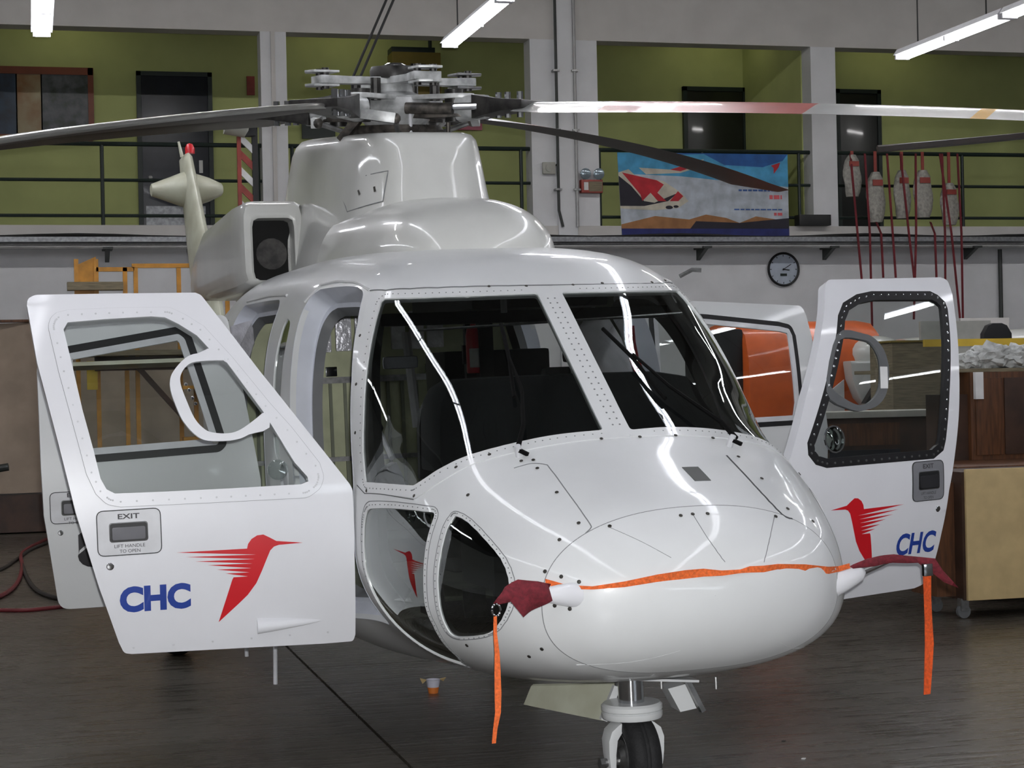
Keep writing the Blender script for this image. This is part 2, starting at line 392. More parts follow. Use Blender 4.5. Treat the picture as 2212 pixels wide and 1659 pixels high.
# wall behind the camera with a strip window to the daylight
wf = S(MB().box((X0, YB - .2, 0), (X1, YB, 1.35)).box((X0, YB - .2, 2.1), (X1, YB, ZC)).box((X0, YB - .2, 1.35), (4.2, YB, 2.1)).box((10.5, YB - .2, 1.35), (X1, YB, 2.1)).build('wall_front', 'wall_side'))
wn = S(MB().box((4.2, YB - .14, 1.35), (10.5, YB - .1, 1.41)).box((4.2, YB - .14, 2.04), (10.5, YB - .1, 2.1)).box((7.3, YB - .14, 1.35), (7.36, YB - .1, 2.1)).build('window_1', 'steel_tray'))
# doors of the upper corridor
def cdoor(n, p0, p1, m, ztop, label=None):
    d = S(B('door_%d' % n, (p0, 29.74, ZS), (p1, 29.80, ztop), m, bevel=.01))
    B('door_frame', (p0 - .07, 29.72, ZS), (p0, 29.80, ztop + .07), 'rail_green', d); B('door_frame', (p1, 29.72, ZS), (p1 + .07, 29.80, ztop + .07), 'rail_green', d)
    B('door_frame', (p0 - .07, 29.72, ztop), (p1 + .07, 29.80, ztop + .07), 'rail_green', d)
    MB().lathe([(.0, 0), (.035, .005), (.03, .05), (0, .06)], (p0 + .12, 29.74, ZS + 1.0), (0, -1, 0), 10).build('door_handle', 'dull_metal', d)
    return d
def cx(px, py=300, Y=29.8): return on_y(px, py, Y).x
d1 = cdoor(1, cx(306), cx(450), 'door_blue', on_y(380, 165, 29.75).z)
B('glazed_panel', (cx(312), 29.72, ZS + .05), (cx(440), 29.74, ZS + .55), 'steel_tray', d1)
B('notice', (cx(428), 29.72, 5.25), (cx(436), 29.74, 5.45), 'print_white', d1)
d2 = cdoor(2, cx(1483), cx(1603), 'door_dark', on_y(1540, 197, 29.75).z)
d3 = cdoor(3, cx(1812), cx(1893), 'door_dark', on_y(1850, 202, 29.75).z)
# balcony railing: one run per bay, parts: rails and posts
def railing(x0, x1, posts, label):
    e = empty('balcony_railing', ((x0 + x1) / 2, YW + .12, ZS), 0, label, 'railing', 'balcony railings')
    for z, r in ((5.35, .032), (4.83, .024), (4.32, .024)):
        MB().cyl((x0 - e.location.x, 0, z - ZS), (x1 - e.location.x, 0, z - ZS), r, n=8).build('rail', 'rail_green', e)
    for p in posts: MB().cyl((p - e.location.x, 0, 0), (p - e.location.x, 0, 1.18), .028, n=8).build('post', 'rail_green', e)
def wx(px, py=400): return on_y(px, py, YW).x
railing(-.6, 3.35, (-.5, wx(222), 3.3), 'dark green balcony railing in the bay with the framed poster')
railing(3.73, 7.42, (3.8, 5.5, wx(1131)), 'dark green balcony railing behind the rotor mast')
railing(8.48, 12.0, (8.52, 10.2, wx(1733)), 'dark green balcony railing that carries the printed banner')
railing(12.42, 16.6, (12.46, wx(2087), 16.4), 'dark green balcony railing hung with bags and red straps')
# cable tray along the wall under the balcony
tr = empty('cable_tray', (8, YW - .25, 3.8), 0, 'long grey cable tray with pipes running along the wall below the balcony', 'cable tray')
def trl(x): return x - 8
MB().box((trl(X0 + .1), -.2, .10), (trl(X1 - .1), .22, .115)).box((trl(X0 + .1), -.2, .115), (trl(X1 - .1), -.185, .17)).build('tray', 'steel_tray', tr)
MB().cyl((trl(X0 + .1), -.12, .03), (trl(X1 - .1), -.12, .03), .028, n=8).build('pipe', 'pipe_grey', tr)
MB().cyl((trl(X0 + .1), .02, .05), (trl(X1 - .1), .02, .05), .03, n=8).build('pipe', 'steel_tray', tr)
cab = [(trl(x), -.05 + .05 * math.sin(x * 1.3), .19 + .02 * math.sin(x * 2.1)) for x in np.arange(X0 + .2, X1 - .2, .5)]
MB().tube(cab, .03, 6).build('cable_bundle', 'cable_black', tr)
for px in (-600, 232, 920, 1519, 1793, 2100, 2500):
    x = on_y(px, 530, YW - .25).x
    MB().box((trl(x) - .07, -.2, -.0), (trl(x) + .07, .24, .03)).prism([(trl(x) - .03, .23, 0), (trl(x) - .03, -.16, 0), (trl(x) - .03, .23, -.16)], (.06, 0, 0)).build('bracket', 'bracket_dark', tr)
# conduits on the wide pier
for k, (px0, px1, m, r) in enumerate(((1198, 1208, 'bracket_dark', .022), (1238, 1244, 'pipe_grey', .026))):
    a, b = on_y(px0, 0, YW - .1), on_y(px1, 440, YW - .1)
    c = empty('conduit', (a.x, YW - .1, 4.1), 0, ('thin dark conduit running up the wide pier', 'thicker pale conduit running up the wide pier')[k], 'conduit')
    pts = [(0, 0, 5.0), (0, 0, .9), (.0, 0, .3), (.06 if k == 0 else 0, 0, .05)]
    MB().tube(pts, r, 8).build('pipe', m, c)
    for z in (.6, 1.5, 2.4): MB().box((-.05, -.03, z), (.05, .1, z + .03)).build('clip', 'dull_metal', c)
# vertical dark pipe on the lower wall at the right
vp = on_y(2161, 600, YW - .06); tag(MB().cyl((vp.x, YW - .06, .02), (vp.x, YW - .06, 3.8), .035, n=8).build('downpipe', 'bracket_dark'), 'dark vertical pipe on the white wall right of the clock', 'pipe')
# ================================================================ HELICOPTER
def pchip(xs, ys):
    xs = np.array(xs, float); ys = np.array(ys, float); h = np.diff(xs); d = np.diff(ys) / h; m = np.zeros(len(xs))
    for i in range(1, len(xs) - 1):
        if d[i - 1] * d[i] > 0:
            w1 = 2 * h[i] + h[i - 1]; w2 = h[i] + 2 * h[i - 1]; m[i] = (w1 + w2) / (w1 / d[i - 1] + w2 / d[i])
    m[0] = d[0]; m[-1] = d[-1]
    def f(x):
        x = np.clip(np.asarray(x, float), xs[0], xs[-1]); i = np.clip(np.searchsorted(xs, x) - 1, 0, len(xs) - 2); t = (x - xs[i]) / h[i]
        return (2 * t ** 3 - 3 * t ** 2 + 1) * ys[i] + (t ** 3 - 2 * t ** 2 + t) * h[i] * m[i] + (-2 * t ** 3 + 3 * t ** 2) * ys[i + 1] + (t ** 3 - t ** 2) * h[i] * m[i + 1]
    return f
# station aft of the nose, half width, top, bottom, widest height, squareness above, below
BT = np.array([
[-.05,.00,.95,.95,.95,2.2,2.2],
[.00,.345,1.13,.775,.95,2.2,2.2],
[.05,.475,1.19,.715,.945,2.2,2.4],
[.10,.555,1.235,.675,.94,2.25,2.5],
[.20,.66,1.30,.625,.935,2.3,2.6],
[.30,.73,1.345,.598,.93,2.35,2.6],
[.40,.78,1.385,.577,.925,2.4,2.6],
[.55,.845,1.445,.553,.92,2.5,2.5],
[.75,.905,1.53,.525,.92,2.6,2.4],
[.90,.94,1.64,.505,.93,2.4,2.3],
[1.1,.965,1.785,.475,.95,2.25,2.2],
[1.3,.98,1.935,.445,.99,2.3,2.1],
[1.5,.99,2.08,.42,1.04,2.7,2.0],
[1.7,.995,2.215,.405,1.09,3.0,2.0],
[1.85,.998,2.30,.395,1.12,3.3,2.05],
[2.0,1.0,2.365,.39,1.15,3.6,2.2],
[2.25,1.01,2.42,.385,1.18,3.8,2.5],
[2.6,1.02,2.46,.38,1.2,3.8,2.8],
[3.2,1.03,2.505,.38,1.22,3.8,3.0],
[4.0,1.04,2.535,.38,1.25,3.8,3.2],
[5.0,1.04,2.54,.39,1.3,3.8,3.2],
[6.0,.98,2.47,.45,1.4,3.6,3.0],
[7.2,.70,2.40,.80,1.7,2.8,2.6],
[8.5,.45,2.34,1.25,1.85,2.3,2.2],
[10.5,.30,2.28,1.62,1.97,2.1,2.1],
[12.2,.20,2.24,1.85,2.05,2.0,2.0]])
def _q(x): return np.sqrt(np.maximum(np.asarray(x, float) + .05, 0))
def _mk(k):
    f = pchip(_q(BT[:, 0]), BT[:, k]); g = np.arange(-.05, 12.2001, .005); raw = f(_q(g)); kx = np.arange(-40, 41) * .005; kw = np.exp(-(kx / .055) ** 2 / 2); kw /= kw.sum()
    sm = np.convolve(np.pad(raw, 40, mode='edge'), kw, 'valid')
    def h(S_):
        S_ = np.asarray(S_, float); b = np.clip((S_ - .18) / .2, 0, 1); b = b * b * (3 - 2 * b); return (1 - b) * f(_q(S_)) + b * np.interp(S_, g, sm)
    return h
fB = [_mk(k) for k in range(1, 7)]
def body(S_, t):
    S_ = np.asarray(S_, float); t = np.asarray(t, float); W, zt, zb, zc, nu, nl = [f(S_) for f in fB]
    c, s = np.cos(t), np.sin(t); up = s >= 0; n = np.where(up, nu, nl); H = np.where(up, zt - zc, zc - zb)
    r = (np.abs(c) ** n + np.abs(s) ** n) ** (-1 / n)
    return np.stack([W * r * c, S_ + 0 * c, zc + H * r * s], -1)
def bodyn(S_, t, e=2e-3):
    q = _q(S_); S1 = (q + e) ** 2 - .05; S0 = np.maximum(q - e, 0) ** 2 - .05
    a = body(S1, t) - body(S0, t); b = body(S_, t + e) - body(S_, t - e)
    n = np.cross(a, b); return n / np.maximum(np.linalg.norm(n, axis=-1, keepdims=True), 1e-12)
KT = .95
def bmap(V):
    V = np.asarray(V, float); S_ = np.maximum(V[:, 0], -.049999); return body(S_, V[:, 1] / KT), bodyn(np.maximum(S_, -.0496), V[:, 1] / KT)
def dom(l): return [(a, b * KT) for a, b in l]
def mir(l): return [(a, math.pi - b) for a, b in l][::-1]
WS = [[1.915,2.274],[1.855,2.228],[1.804,2.179],[1.764,2.129],[1.732,2.076],[1.705,2.022],[1.684,1.965],[1.668,1.906],[1.657,1.845],[1.65,1.781],[1.647,1.715],[1.646,1.647],[1.555,1.652],[1.468,1.656],[1.387,1.659],[1.308,1.662],[1.231,1.664],[1.157,1.666],[1.082,1.668],[1.007,1.672],[0.932,1.676],[0.862,1.679],[0.795,1.681],[0.795,1.742],[0.798,1.825],[0.803,1.904],[0.808,1.971],[0.814,2.035],[0.824,2.1],[0.84,2.171],[0.863,2.243],[0.889,2.308],[0.912,2.362],[0.931,2.408],[0.951,2.449],[0.969,2.484],[0.983,2.513],[0.998,2.54],[1.016,2.568],[1.035,2.595],[1.049,2.613],[1.142,2.663],[1.24,2.714],[1.346,2.765],[1.456,2.814],[1.489,2.774],[1.532,2.723],[1.561,2.679],[1.59,2.633],[1.628,2.584],[1.669,2.533],[1.71,2.483],[1.751,2.435],[1.789,2.393],[1.828,2.352],[1.874,2.308]]
WSF = [[2.045,2.293],[1.957,2.256],[1.899,2.212],[1.852,2.166],[1.812,2.119],[1.781,2.069],[1.756,2.017],[1.736,1.964],[1.72,1.903],[1.708,1.84],[1.701,1.774],[1.698,1.706],[1.697,1.636],[1.697,1.564],[1.599,1.574],[1.51,1.581],[1.424,1.587],[1.342,1.592],[1.263,1.597],[1.187,1.601],[1.112,1.605],[1.035,1.611],[0.96,1.616],[0.887,1.622],[0.819,1.625],[0.742,1.634],[0.741,1.689],[0.742,1.766],[0.744,1.846],[0.747,1.922],[0.753,2.0],[0.763,2.077],[0.779,2.154],[0.801,2.233],[0.826,2.304],[0.844,2.362],[0.858,2.411],[0.875,2.459],[0.898,2.509],[0.923,2.558],[0.947,2.597],[0.967,2.623],[0.979,2.639],[0.988,2.649],[1.098,2.699],[1.208,2.75],[1.33,2.802],[1.455,2.852],[1.555,2.861],[1.591,2.804],[1.637,2.741],[1.667,2.698],[1.693,2.658],[1.723,2.611],[1.756,2.563],[1.79,2.515],[1.826,2.47],[1.862,2.43],[1.902,2.39],[1.965,2.339]]
POST = [[1.644,1.528],[1.552,1.532],[1.465,1.536],[1.382,1.539],[1.302,1.541],[1.224,1.543],[1.149,1.544],[1.074,1.546],[0.998,1.548],[0.923,1.551],[0.853,1.552],[0.785,1.553]]
def mp_(p): return (p[0], math.pi - p[1])
WSR = [mp_(p) for p in WS[:11]] + [tuple(p) for p in POST] + [mp_(p) for p in WS[23:]]
WSF = [(a, 1.5708) if b < 1.645 else (a, b) for a, b in WSF]
WSFR = [mp_(p) for p in WSF]
CHIN = [[1.382,2.893],[1.32,2.864],[1.229,2.821],[1.131,2.774],[1.021,2.724],[0.889,2.662],[0.799,2.613],[0.79,2.681],[0.784,2.777],[0.777,2.878],[0.774,2.986],[0.772,3.091],[0.765,3.207],[0.751,3.309],[0.736,3.396],[0.736,3.494],[0.744,3.601],[0.765,3.751],[0.95,3.947],[1.02,3.92],[1.1,3.884],[1.18,3.83],[1.25,3.76],[1.31,3.69],[1.36,3.609],[1.395,3.53],[1.42,3.454],[1.44,3.36],[1.45,3.261],[1.462,3.16],[1.465,3.07],[1.452,2.98],[1.42,2.92]]
TEAR = [[0.672,2.562],[0.639,2.558],[0.59,2.565],[0.518,2.593],[0.448,2.637],[0.393,2.681],[0.346,2.732],[0.309,2.8],[0.285,2.878],[0.273,2.957],[0.271,3.037],[0.275,3.109],[0.286,3.19],[0.31,3.297],[0.346,3.389],[0.382,3.438],[0.424,3.465],[0.485,3.485],[0.549,3.497],[0.591,3.502],[0.617,3.491],[0.631,3.461],[0.638,3.409],[0.646,3.332],[0.655,3.228],[0.664,3.103],[0.669,2.999],[0.67,2.905],[0.671,2.816],[0.677,2.727],[0.686,2.653],[0.686,2.608],[0.682,2.58],[0.683,2.566]]
DOOR = [[2.08, 2.304], [1.95, 2.40], [1.80, 2.565], [1.685, 2.74], [1.605, 2.87], [1.60, 3.3], [1.62, 3.6], [1.68, 3.74], [2.5, 3.789], [2.6, 3.747], [2.66, 3.605], [2.74, 3.278], [2.84, 2.616], [2.9, 2.433], [2.88, 2.369], [2.8, 2.342], [2.2, 2.3]]
NARROW = [[3.05, 2.488], [3.22, 2.46], [3.26, 2.616], [3.24, 2.956], [3.12, 3.01], [3.05, 2.695]]
CABIN = [[3.5, 2.433], [3.5, 2.616], [3.48, 3.299], [3.5, 3.706], [3.6, 3.806], [4.7, 3.808], [4.8, 3.713], [4.8, 3.31], [4.8, 2.488], [4.72, 2.39], [3.6, 2.39]]
AFTW = [[5.0, 2.45], [5.5, 2.45], [5.55, 2.8], [5.5, 3.0], [5.0, 3.0], [4.95, 2.8]]
def grow(loop, d):   # outline pushed outwards in the skin's own coordinates
    P = [np.array(p, float) for p in loop]; n = len(P); ar = sum(P[i][0] * P[(i + 1) % n][1] - P[(i + 1) % n][0] * P[i][1] for i in range(n)); sg = 1 if ar > 0 else -1; out = []
    for i in range(n):
        t = P[(i + 1) % n] - P[i - 1]; t /= np.hypot(*t) + 1e-9; out.append(P[i] + np.array([t[1], -t[0]]) * sg * d)
    return out
R_ = {}
for nm, lp, rr in (('ws', WS, .018), ('wsf', WSF, .018), ('chin', CHIN, .05), ('tear', TEAR, .04), ('door', DOOR, .08), ('narrow', NARROW, .06), ('cabin', CABIN, .08), ('aft', AFTW, .08)):
    R_[nm + '_r'] = densify(roundloop(dom(lp), rr, 5, 18), .035)
    other = {'ws': WSR, 'wsf': WSFR}.get(nm) or mir(lp)
    R_[nm + '_l'] = densify(roundloop(dom(other), rr, 5, 18), .035)
SEAM = .155
gS = np.concatenate([-.05 + .2 * np.linspace(0, 1, 13)[:-1] ** 2, np.arange(SEAM, 2.4, .045), np.arange(2.4, 6.4, .13), np.arange(6.4, 12.2, .4), [12.2]])
gT = np.linspace(-math.pi / 2, 1.5 * math.pi, 133) * KT
grid = np.stack(np.meshgrid(gS, gT), -1).reshape(-1, 2)
bord = [(-.05, gT[0]), (12.2, gT[0]), (12.2, gT[-1]), (-.05, gT[-1])]
BV, BF = triangulate(grid, list(R_.values()), .014)
bc = BV[BF].mean(1)
ins = {k: pip(v, bc) for k, v in R_.items()}
hel = heli_empty('helicopter', 'white twin-engine helicopter with its cockpit and cabin doors standing open', 'helicopter')
anyhole = np.zeros(len(BF), bool)
for k in ins: 
    if not k.startswith('wsf'): anyhole |= ins[k]
wsfm = ins['wsf_l'] | ins['wsf_r']
shell = ~anyhole & ~wsfm
nose = shell & (bc[:, 0] < SEAM)
skin('nose_cap', BV, BF[nose], bmap, 'white_paint', hel, 0.001, .02, 'interior_grey')
sh = skin('fuselage_shell', BV, BF[shell & ~nose & (bc[:, 0] < 6.3)], bmap, 'white_paint', hel, 0, .03, 'interior_grey')
skin('tail_boom', BV, BF[shell & (bc[:, 0] >= 6.3)], bmap, 'old_white', hel, 0, .02, 'interior_grey')
for s_ in 'rl':
    fr = skin('windshield_frame', BV, BF[ins['wsf_' + s_] & ~ins['ws_' + s_]], bmap, 'white_paint', hel, .004, .03, 'black')
    skin('windshield_pane', BV, BF[ins['ws_' + s_]], bmap, 'windshield_glass', fr, -.004)
    for nm, part in (('chin', 'chin_window'), ('tear', 'nose_window'), ('narrow', 'side_window'), ('aft', 'cabin_window')):
        skin(part, BV, BF[ins[nm + '_' + s_]], bmap, 'chin_glass', hel, -.006)
    for nm, g in (('chin', .028), ('tear', .026)):
        lp = R_[nm + '_' + s_]; o = [np.array(p) for p in grow(lp, g)]
        ribbon('window_frame_seam', o, bmap, .003, 'seam', hel, .001, True)
    # frames standing proud round the cockpit and cabin door openings
    for nm, dep in (('door', .11), ('cabin', .09)):
        q = np.array(R_[nm + '_' + s_]); P, N = bmap(q); n = len(P); inn = P - N * dep; flat = inn.copy(); flat2 = P - N * (dep + .05)
        c = P.mean(0); shrink = inn + (c - inn) * np.array([0, .035, .03]); sh2 = flat2 + (c - flat2) * np.array([0, .05, .045])
        vs = np.concatenate([P + N * .0015, inn, shrink]).tolist(); fs = [(i, (i + 1) % n, n + (i + 1) % n, n + i) for i in range(n)] + [(n + i, n + (i + 1) % n, 2 * n + (i + 1) % n, 2 * n + i) for i in range(n)]
        MB().add(vs, fs).build('door_jamb', 'jamb_grey', hel, 40)
        vs = np.concatenate([shrink, sh2]).tolist(); fs = [(i, (i + 1) % n, n + (i + 1) % n, n + i) for i in range(n)]
        MB().add(vs, fs).build('door_seal', 'seal_grey', hel, 40)
# seams, panels and fasteners of the nose
ribbon('nose_seam', [(SEAM, t) for t in np.linspace(gT[0], gT[-1], 120)], bmap, .0035, 'seam', hel)
for nm, pts, wd, m in (('panel_seam', [[0.683,2.17],[0.681,2.155],[0.677,2.133],[0.674,2.11],[0.669,2.09],[0.661,2.075],[0.651,2.062],[0.641,2.052],[0.631,2.044],[0.626,2.04],[0.624,2.039],[0.618,2.04],[0.603,2.043],[0.578,2.048],[0.545,2.054],[0.509,2.063],[0.472,2.074],[0.432,2.087],[0.389,2.102],[0.345,2.119],[0.305,2.136],[0.268,2.155],[0.233,2.177],[0.204,2.197],[0.183,2.214],[0.173,2.224],[0.168,2.23],[0.166,2.236],[0.164,2.244],[0.161,2.258],[0.159,2.275],[0.157,2.292],[0.156,2.303]], .004, 'seam'), ('panel_seam', [[0.597,1.152],[0.548,1.144],[0.481,1.128],[0.408,1.107],[0.34,1.086],[0.278,1.058],[0.222,1.019],[0.182,0.97],[0.159,0.923],[0.15,0.887],[0.15,0.862],[0.154,0.845],[0.156,0.833]], .008, 'seam_dark'), ('lightning_strip', [[0.113,1.583],[0.092,1.581],[0.066,1.574],[0.04,1.562],[0.019,1.544],[0.002,1.512],[-0.013,1.461],[-0.023,1.395],[-0.028,1.333]], .003, 'seam'), ('lightning_strip', [[0.135,0.976],[0.113,0.976],[0.085,0.971],[0.059,0.957],[0.037,0.934],[0.018,0.896],[0.003,0.844],[-0.009,0.786],[-0.015,0.737]], .003, 'seam'), ('lightning_strip', [[0.133,2.156],[0.116,2.148],[0.094,2.135],[0.071,2.119],[0.051,2.105],[0.032,2.096],[0.014,2.09],[0.0,2.08],[-0.008,2.068]], .002, 'seam'), ('belly_seam', [[0.179,3.945],[0.161,3.97],[0.14,4.014],[0.12,4.069],[0.104,4.119],[0.092,4.16],[0.081,4.199],[0.07,4.236],[0.061,4.275],[0.051,4.317],[0.041,4.361],[0.033,4.404],[0.028,4.437]], .006, 'white_paint'), ('belly_seam', [[0.061,5.329],[0.069,5.334],[0.082,5.34],[0.098,5.348],[0.114,5.356],[0.129,5.366],[0.144,5.377],[0.159,5.388],[0.175,5.4],[0.192,5.414],[0.212,5.43],[0.238,5.444],[0.311,5.459]], .006, 'white_paint'), ('roof_seam', [[2.057,2.289],[1.95,2.241],[1.859,2.158],[1.79,2.059],[1.749,1.959],[1.726,1.863],[1.712,1.762],[1.707,1.659],[1.704,1.557],[1.703,1.458],[1.706,1.362],[1.716,1.27],[1.736,1.186],[1.767,1.105],[1.813,1.025],[1.882,0.949],[2.009,0.865]], .003, 'seam'), ('window_frame_seam', [(1.0, 2.66), (1.455, 2.86), (1.56, 2.868)], .003, 'seam_dark')):
    ribbon(nm, dom(pts), bmap, wd, m, hel, .0045 if nm == 'roof_seam' else .0012)
patch('vent_plate', dom([[0.46, 1.443], [0.463, 1.355], [0.341, 1.338], [0.337, 1.432]]), bmap, 'bracket_dark', hel, .002, .004)
FAST = [[0.697, 2.43], [0.62, 2.091], [0.421, 2.14], [0.206, 2.256], [0.192, 2.447], [0.137, 2.151], [0.597, 1.092], [0.42, 1.019], [0.205, 0.887], [0.213, 0.668], [0.113, 1.586], [0.111, 1.479], [0.132, 0.968], [0.111, 1.675], [0.821, 0.612], [0.277, 3.732], [0.201, 3.661], [0.555, 3.581], [0.163, 2.767], [0.115, 2.792], [0.072, 2.827], [0.119, 3.136], [0.084, 3.192], [0.741, 1.716], [0.737, 1.529], [0.878, 2.38], [1.006, 2.644], [1.872, 2.425], [1.744, 2.558], [1.641, 2.698], [0.742, 1.167], [0.821, 2.216], [1.431, 2.838], [0.705, 2.119], [0.684, 2.072], [.742, 1.35], [1.72, 1.85], [1.72, 1.30], [1.70, 1.45], [1.70, 1.68], [1.82, 1.03], [1.93, .93]]
fm = None
for a, b in FAST:
    P, N = bmap(np.array([[a, b * KT]])); p, n_ = Vector(P[0]), Vector(N[0])
    if fm is None:
        fo = MB().lathe([(.008, 0), (.008, .002), (.006, .0035), (.0, .004)], (0, 0, 0), (0, 0, 1), 8).build('fastener', 'fastener', hel); fm = fo
    else: fo = copy_obj(fm, hel)
    fo.location = p + n_ * .003; fo.rotation_mode = 'QUATERNION'; fo.rotation_quaternion = n_.to_track_quat('Z', 'Y')
# rivet rows of the windshield centre post and frames (tiny, joined)
rv = MB()
def rivet(a, b, r=.0045, off=.005):
    P, N = bmap(np.array([[a, b * KT]])); p, n_ = Vector(P[0]) + Vector(N[0]) * (off - .002), Vector(N[0]); rv.lathe([(r, 0), (r, .0025), (0, .003)], p, n_, 6)
for k in range(24):
    f = k / 23; a = 1.60 - f * .78
    for b in (1.5708 + .022, 1.5708 - .004 + .0): rivet(a, (1.612 if b > 1.58 else 1.578) + .012 * f)
for lp in (WS, WSR):
    g = densify(grow(roundloop(dom(lp), .018, 5, 18), .022), .05)
    for q in g[::1]: 
        if abs(q[1] / KT - 1.57) > .12: rivet(q[0], q[1] / KT, .003)
for lp in (CHIN, TEAR):
    for q in densify(grow(roundloop(dom(lp), .04, 5, 18), .014), .05): rivet(q[0], q[1] / KT, .0025, .0025)
S(rv.build('rivets', 'seam', hel), 'stuff')

# ---------------- doors
class DMap:
    def __init__(s, h, ang, sgn, kt, kb):
        d = np.array([math.cos(ang), math.sin(ang)]) if sgn > 0 else np.array([-math.cos(ang), math.sin(ang)])
        s.h = np.array(h); s.d = d; s.n = np.array([d[1], -d[0]]) * sgn; s.kt = kt; s.kb = kb
    def __call__(s, V):
        V = np.asarray(V, float); u, z = V[:, 0], V[:, 1]
        c = -np.where(z > 1.25, s.kt * ((z - 1.25) / .95) ** 2, s.kb * ((1.25 - z) / .6) ** 2)
        dc = -np.where(z > 1.25, 2 * s.kt * (z - 1.25) / .95 ** 2, -2 * s.kb * (1.25 - z) / .36)
        P = np.stack([s.h[0] + u * s.d[0] + c * s.n[0], s.h[1] + u * s.d[1] + c * s.n[1], z], -1)
        N = np.stack([s.n[0] + 0 * z, s.n[1] + 0 * z, -dc], -1); return P, N / np.linalg.norm(N, axis=1, keepdims=True)
DO = [[1.35, 2.196], [1.345, 2.226], [1.315, 2.242], [0.971, 2.238], [0.625, 2.232], [0.601, 2.221], [0.375, 1.875], [0.191, 1.612], [0.01, 1.358], [-0.003, 1.331], [-0.001, 1.039], [-0.005, 0.679], [0.004, 0.648], [0.136, 0.648], [0.548, 0.66], [0.978, 0.672], [1.011, 0.679], [1.032, 0.728], [1.109, 0.979], [1.192, 1.298], [1.254, 1.615], [1.321, 1.945]]
DW = [[1.203, 2.085], [1.184, 2.115], [1.027, 2.124], [0.827, 2.13], [0.768, 2.124], [0.712, 2.093], [0.636, 2.039], [0.562, 1.948], [0.515, 1.914], [0.373, 1.694], [0.248, 1.463], [0.196, 1.399], [0.193, 1.379], [0.226, 1.368], [0.532, 1.368], [0.809, 1.37], [1.027, 1.374], [1.061, 1.394], [1.084, 1.441], [1.108, 1.568], [1.144, 1.737], [1.174, 1.917]]
DF = [[1.267, 2.101], [1.253, 2.14], [1.228, 2.159], [1.181, 2.17], [0.946, 2.173], [0.744, 2.169], [0.678, 2.133], [0.602, 2.079], [0.492, 1.941], [0.342, 1.731], [0.254, 1.621], [0.139, 1.457], [0.122, 1.395], [0.141, 1.345], [0.198, 1.308], [0.597, 1.311], [1.005, 1.316], [1.062, 1.329], [1.106, 1.377], [1.141, 1.463], [1.172, 1.61], [1.233, 1.9]]
RO = [[0.531, 1.957], [0.64, 1.959], [0.696, 1.939], [0.75, 1.884], [0.767, 1.841], [0.763, 1.784], [0.735, 1.695], [0.71, 1.649], [0.675, 1.608], [0.633, 1.581], [0.567, 1.574], [0.499, 1.577], [0.443, 1.596], [0.345, 1.655]]
RI = [[0.647, 1.923], [0.53, 1.924], [0.515, 1.914], [0.373, 1.7], [0.378, 1.686], [0.433, 1.646], [0.486, 1.616], [0.531, 1.606], [0.591, 1.611], [0.63, 1.627], [0.671, 1.675], [0.703, 1.759], [0.722, 1.827], [0.719, 1.867], [0.693, 1.904]]
BIRD = [[0.228, 1.112], [0.335, 1.109], [0.356, 1.103], [0.373, 1.087], [0.388, 1.054], [0.413, 0.997], [0.437, 0.947], [0.475, 0.898], [0.517, 0.86], [0.604, 0.785], [0.542, 0.969], [0.536, 0.98], [0.474, 0.98], [0.571, 0.999], [0.467, 0.997], [0.608, 1.019], [0.458, 1.015], [0.647, 1.041], [0.451, 1.035], [0.7, 1.061], [0.442, 1.054], [0.739, 1.083], [0.435, 1.073], [0.778, 1.105], [0.474, 1.102], [0.469, 1.122], [0.453, 1.143], [0.428, 1.157], [0.401, 1.159], [0.375, 1.145], [0.345, 1.127]]
DO2 = [[0.523, 2.193], [0.555, 2.211], [0.908, 2.214], [1.355, 2.219], [1.398, 2.204], [1.393, 2.13], [1.347, 1.973], [1.277, 1.736], [1.214, 1.504], [1.16, 1.321], [1.11, 1.139], [1.083, 0.931], [1.071, 0.755], [1.038, 0.669], [0.978, 0.654], [0.512, 0.65], [0.01, .64], [-.003, .67], [-.003, 1.30], [0.054, 1.38], [0.195, 1.645], [0.355, 1.893], [0.458, 2.066]]
DW2 = [[1.236, 2.146], [1.281, 2.126], [1.317, 2.089], [1.319, 2.053], [1.264, 1.881], [1.176, 1.634], [1.101, 1.392], [1.078, 1.342], [1.005, 1.305], [0.275, 1.305], [0.205, 1.325], [0.162, 1.373], [0.163, 1.43], [0.396, 1.795], [0.49, 1.948], [0.534, 2.032], [0.595, 2.094], [0.706, 2.135], [0.817, 2.15]]
RO2 = [[0.49, 1.939], [0.671, 1.937], [0.741, 1.906], [0.78, 1.845], [0.779, 1.753], [0.737, 1.652], [0.672, 1.593], [0.584, 1.568], [0.476, 1.573], [0.332, 1.666]]
RI2 = [[0.501, 1.912], [0.65, 1.908], [0.708, 1.884], [0.736, 1.821], [0.725, 1.755], [0.696, 1.676], [0.648, 1.626], [0.581, 1.597], [0.498, 1.601], [0.37, 1.682], [0.398, 1.772]]
def disc(c, r, n=16): return [(c[0] + r * math.cos(2 * math.pi * k / n), c[1] + r * math.sin(2 * math.pi * k / n)) for k in range(n)]
def rect(u0, u1, z0, z1, r=.02): return roundloop([(u0, z0), (u1, z0), (u1, z1), (u0, z1)], r, 5, 20)
def door_text(s, D, u0, u1, z0, z1, m, par, off, bold=0.0, slope=0.0):
    def place(V):
        u = u0 + (u1 - u0) * V[:, 0]; z = z0 + (z1 - z0) * V[:, 1] + slope * V[:, 0]; P, N = D(np.stack([u, z], -1)); return P + N * off
    return decal_text('lettering', s, place, m, par, bold)
def screw(D, c, par, r=.016, m='chrome'):
    P, N = D(np.array([c])); p, n_ = Vector(P[0]), Vector(N[0]); o = MB().lathe([(r, 0), (r, .002), (r * .8, .004), (0, .0045)], p, n_, 14).build('quarter_turn_screw', m, par)
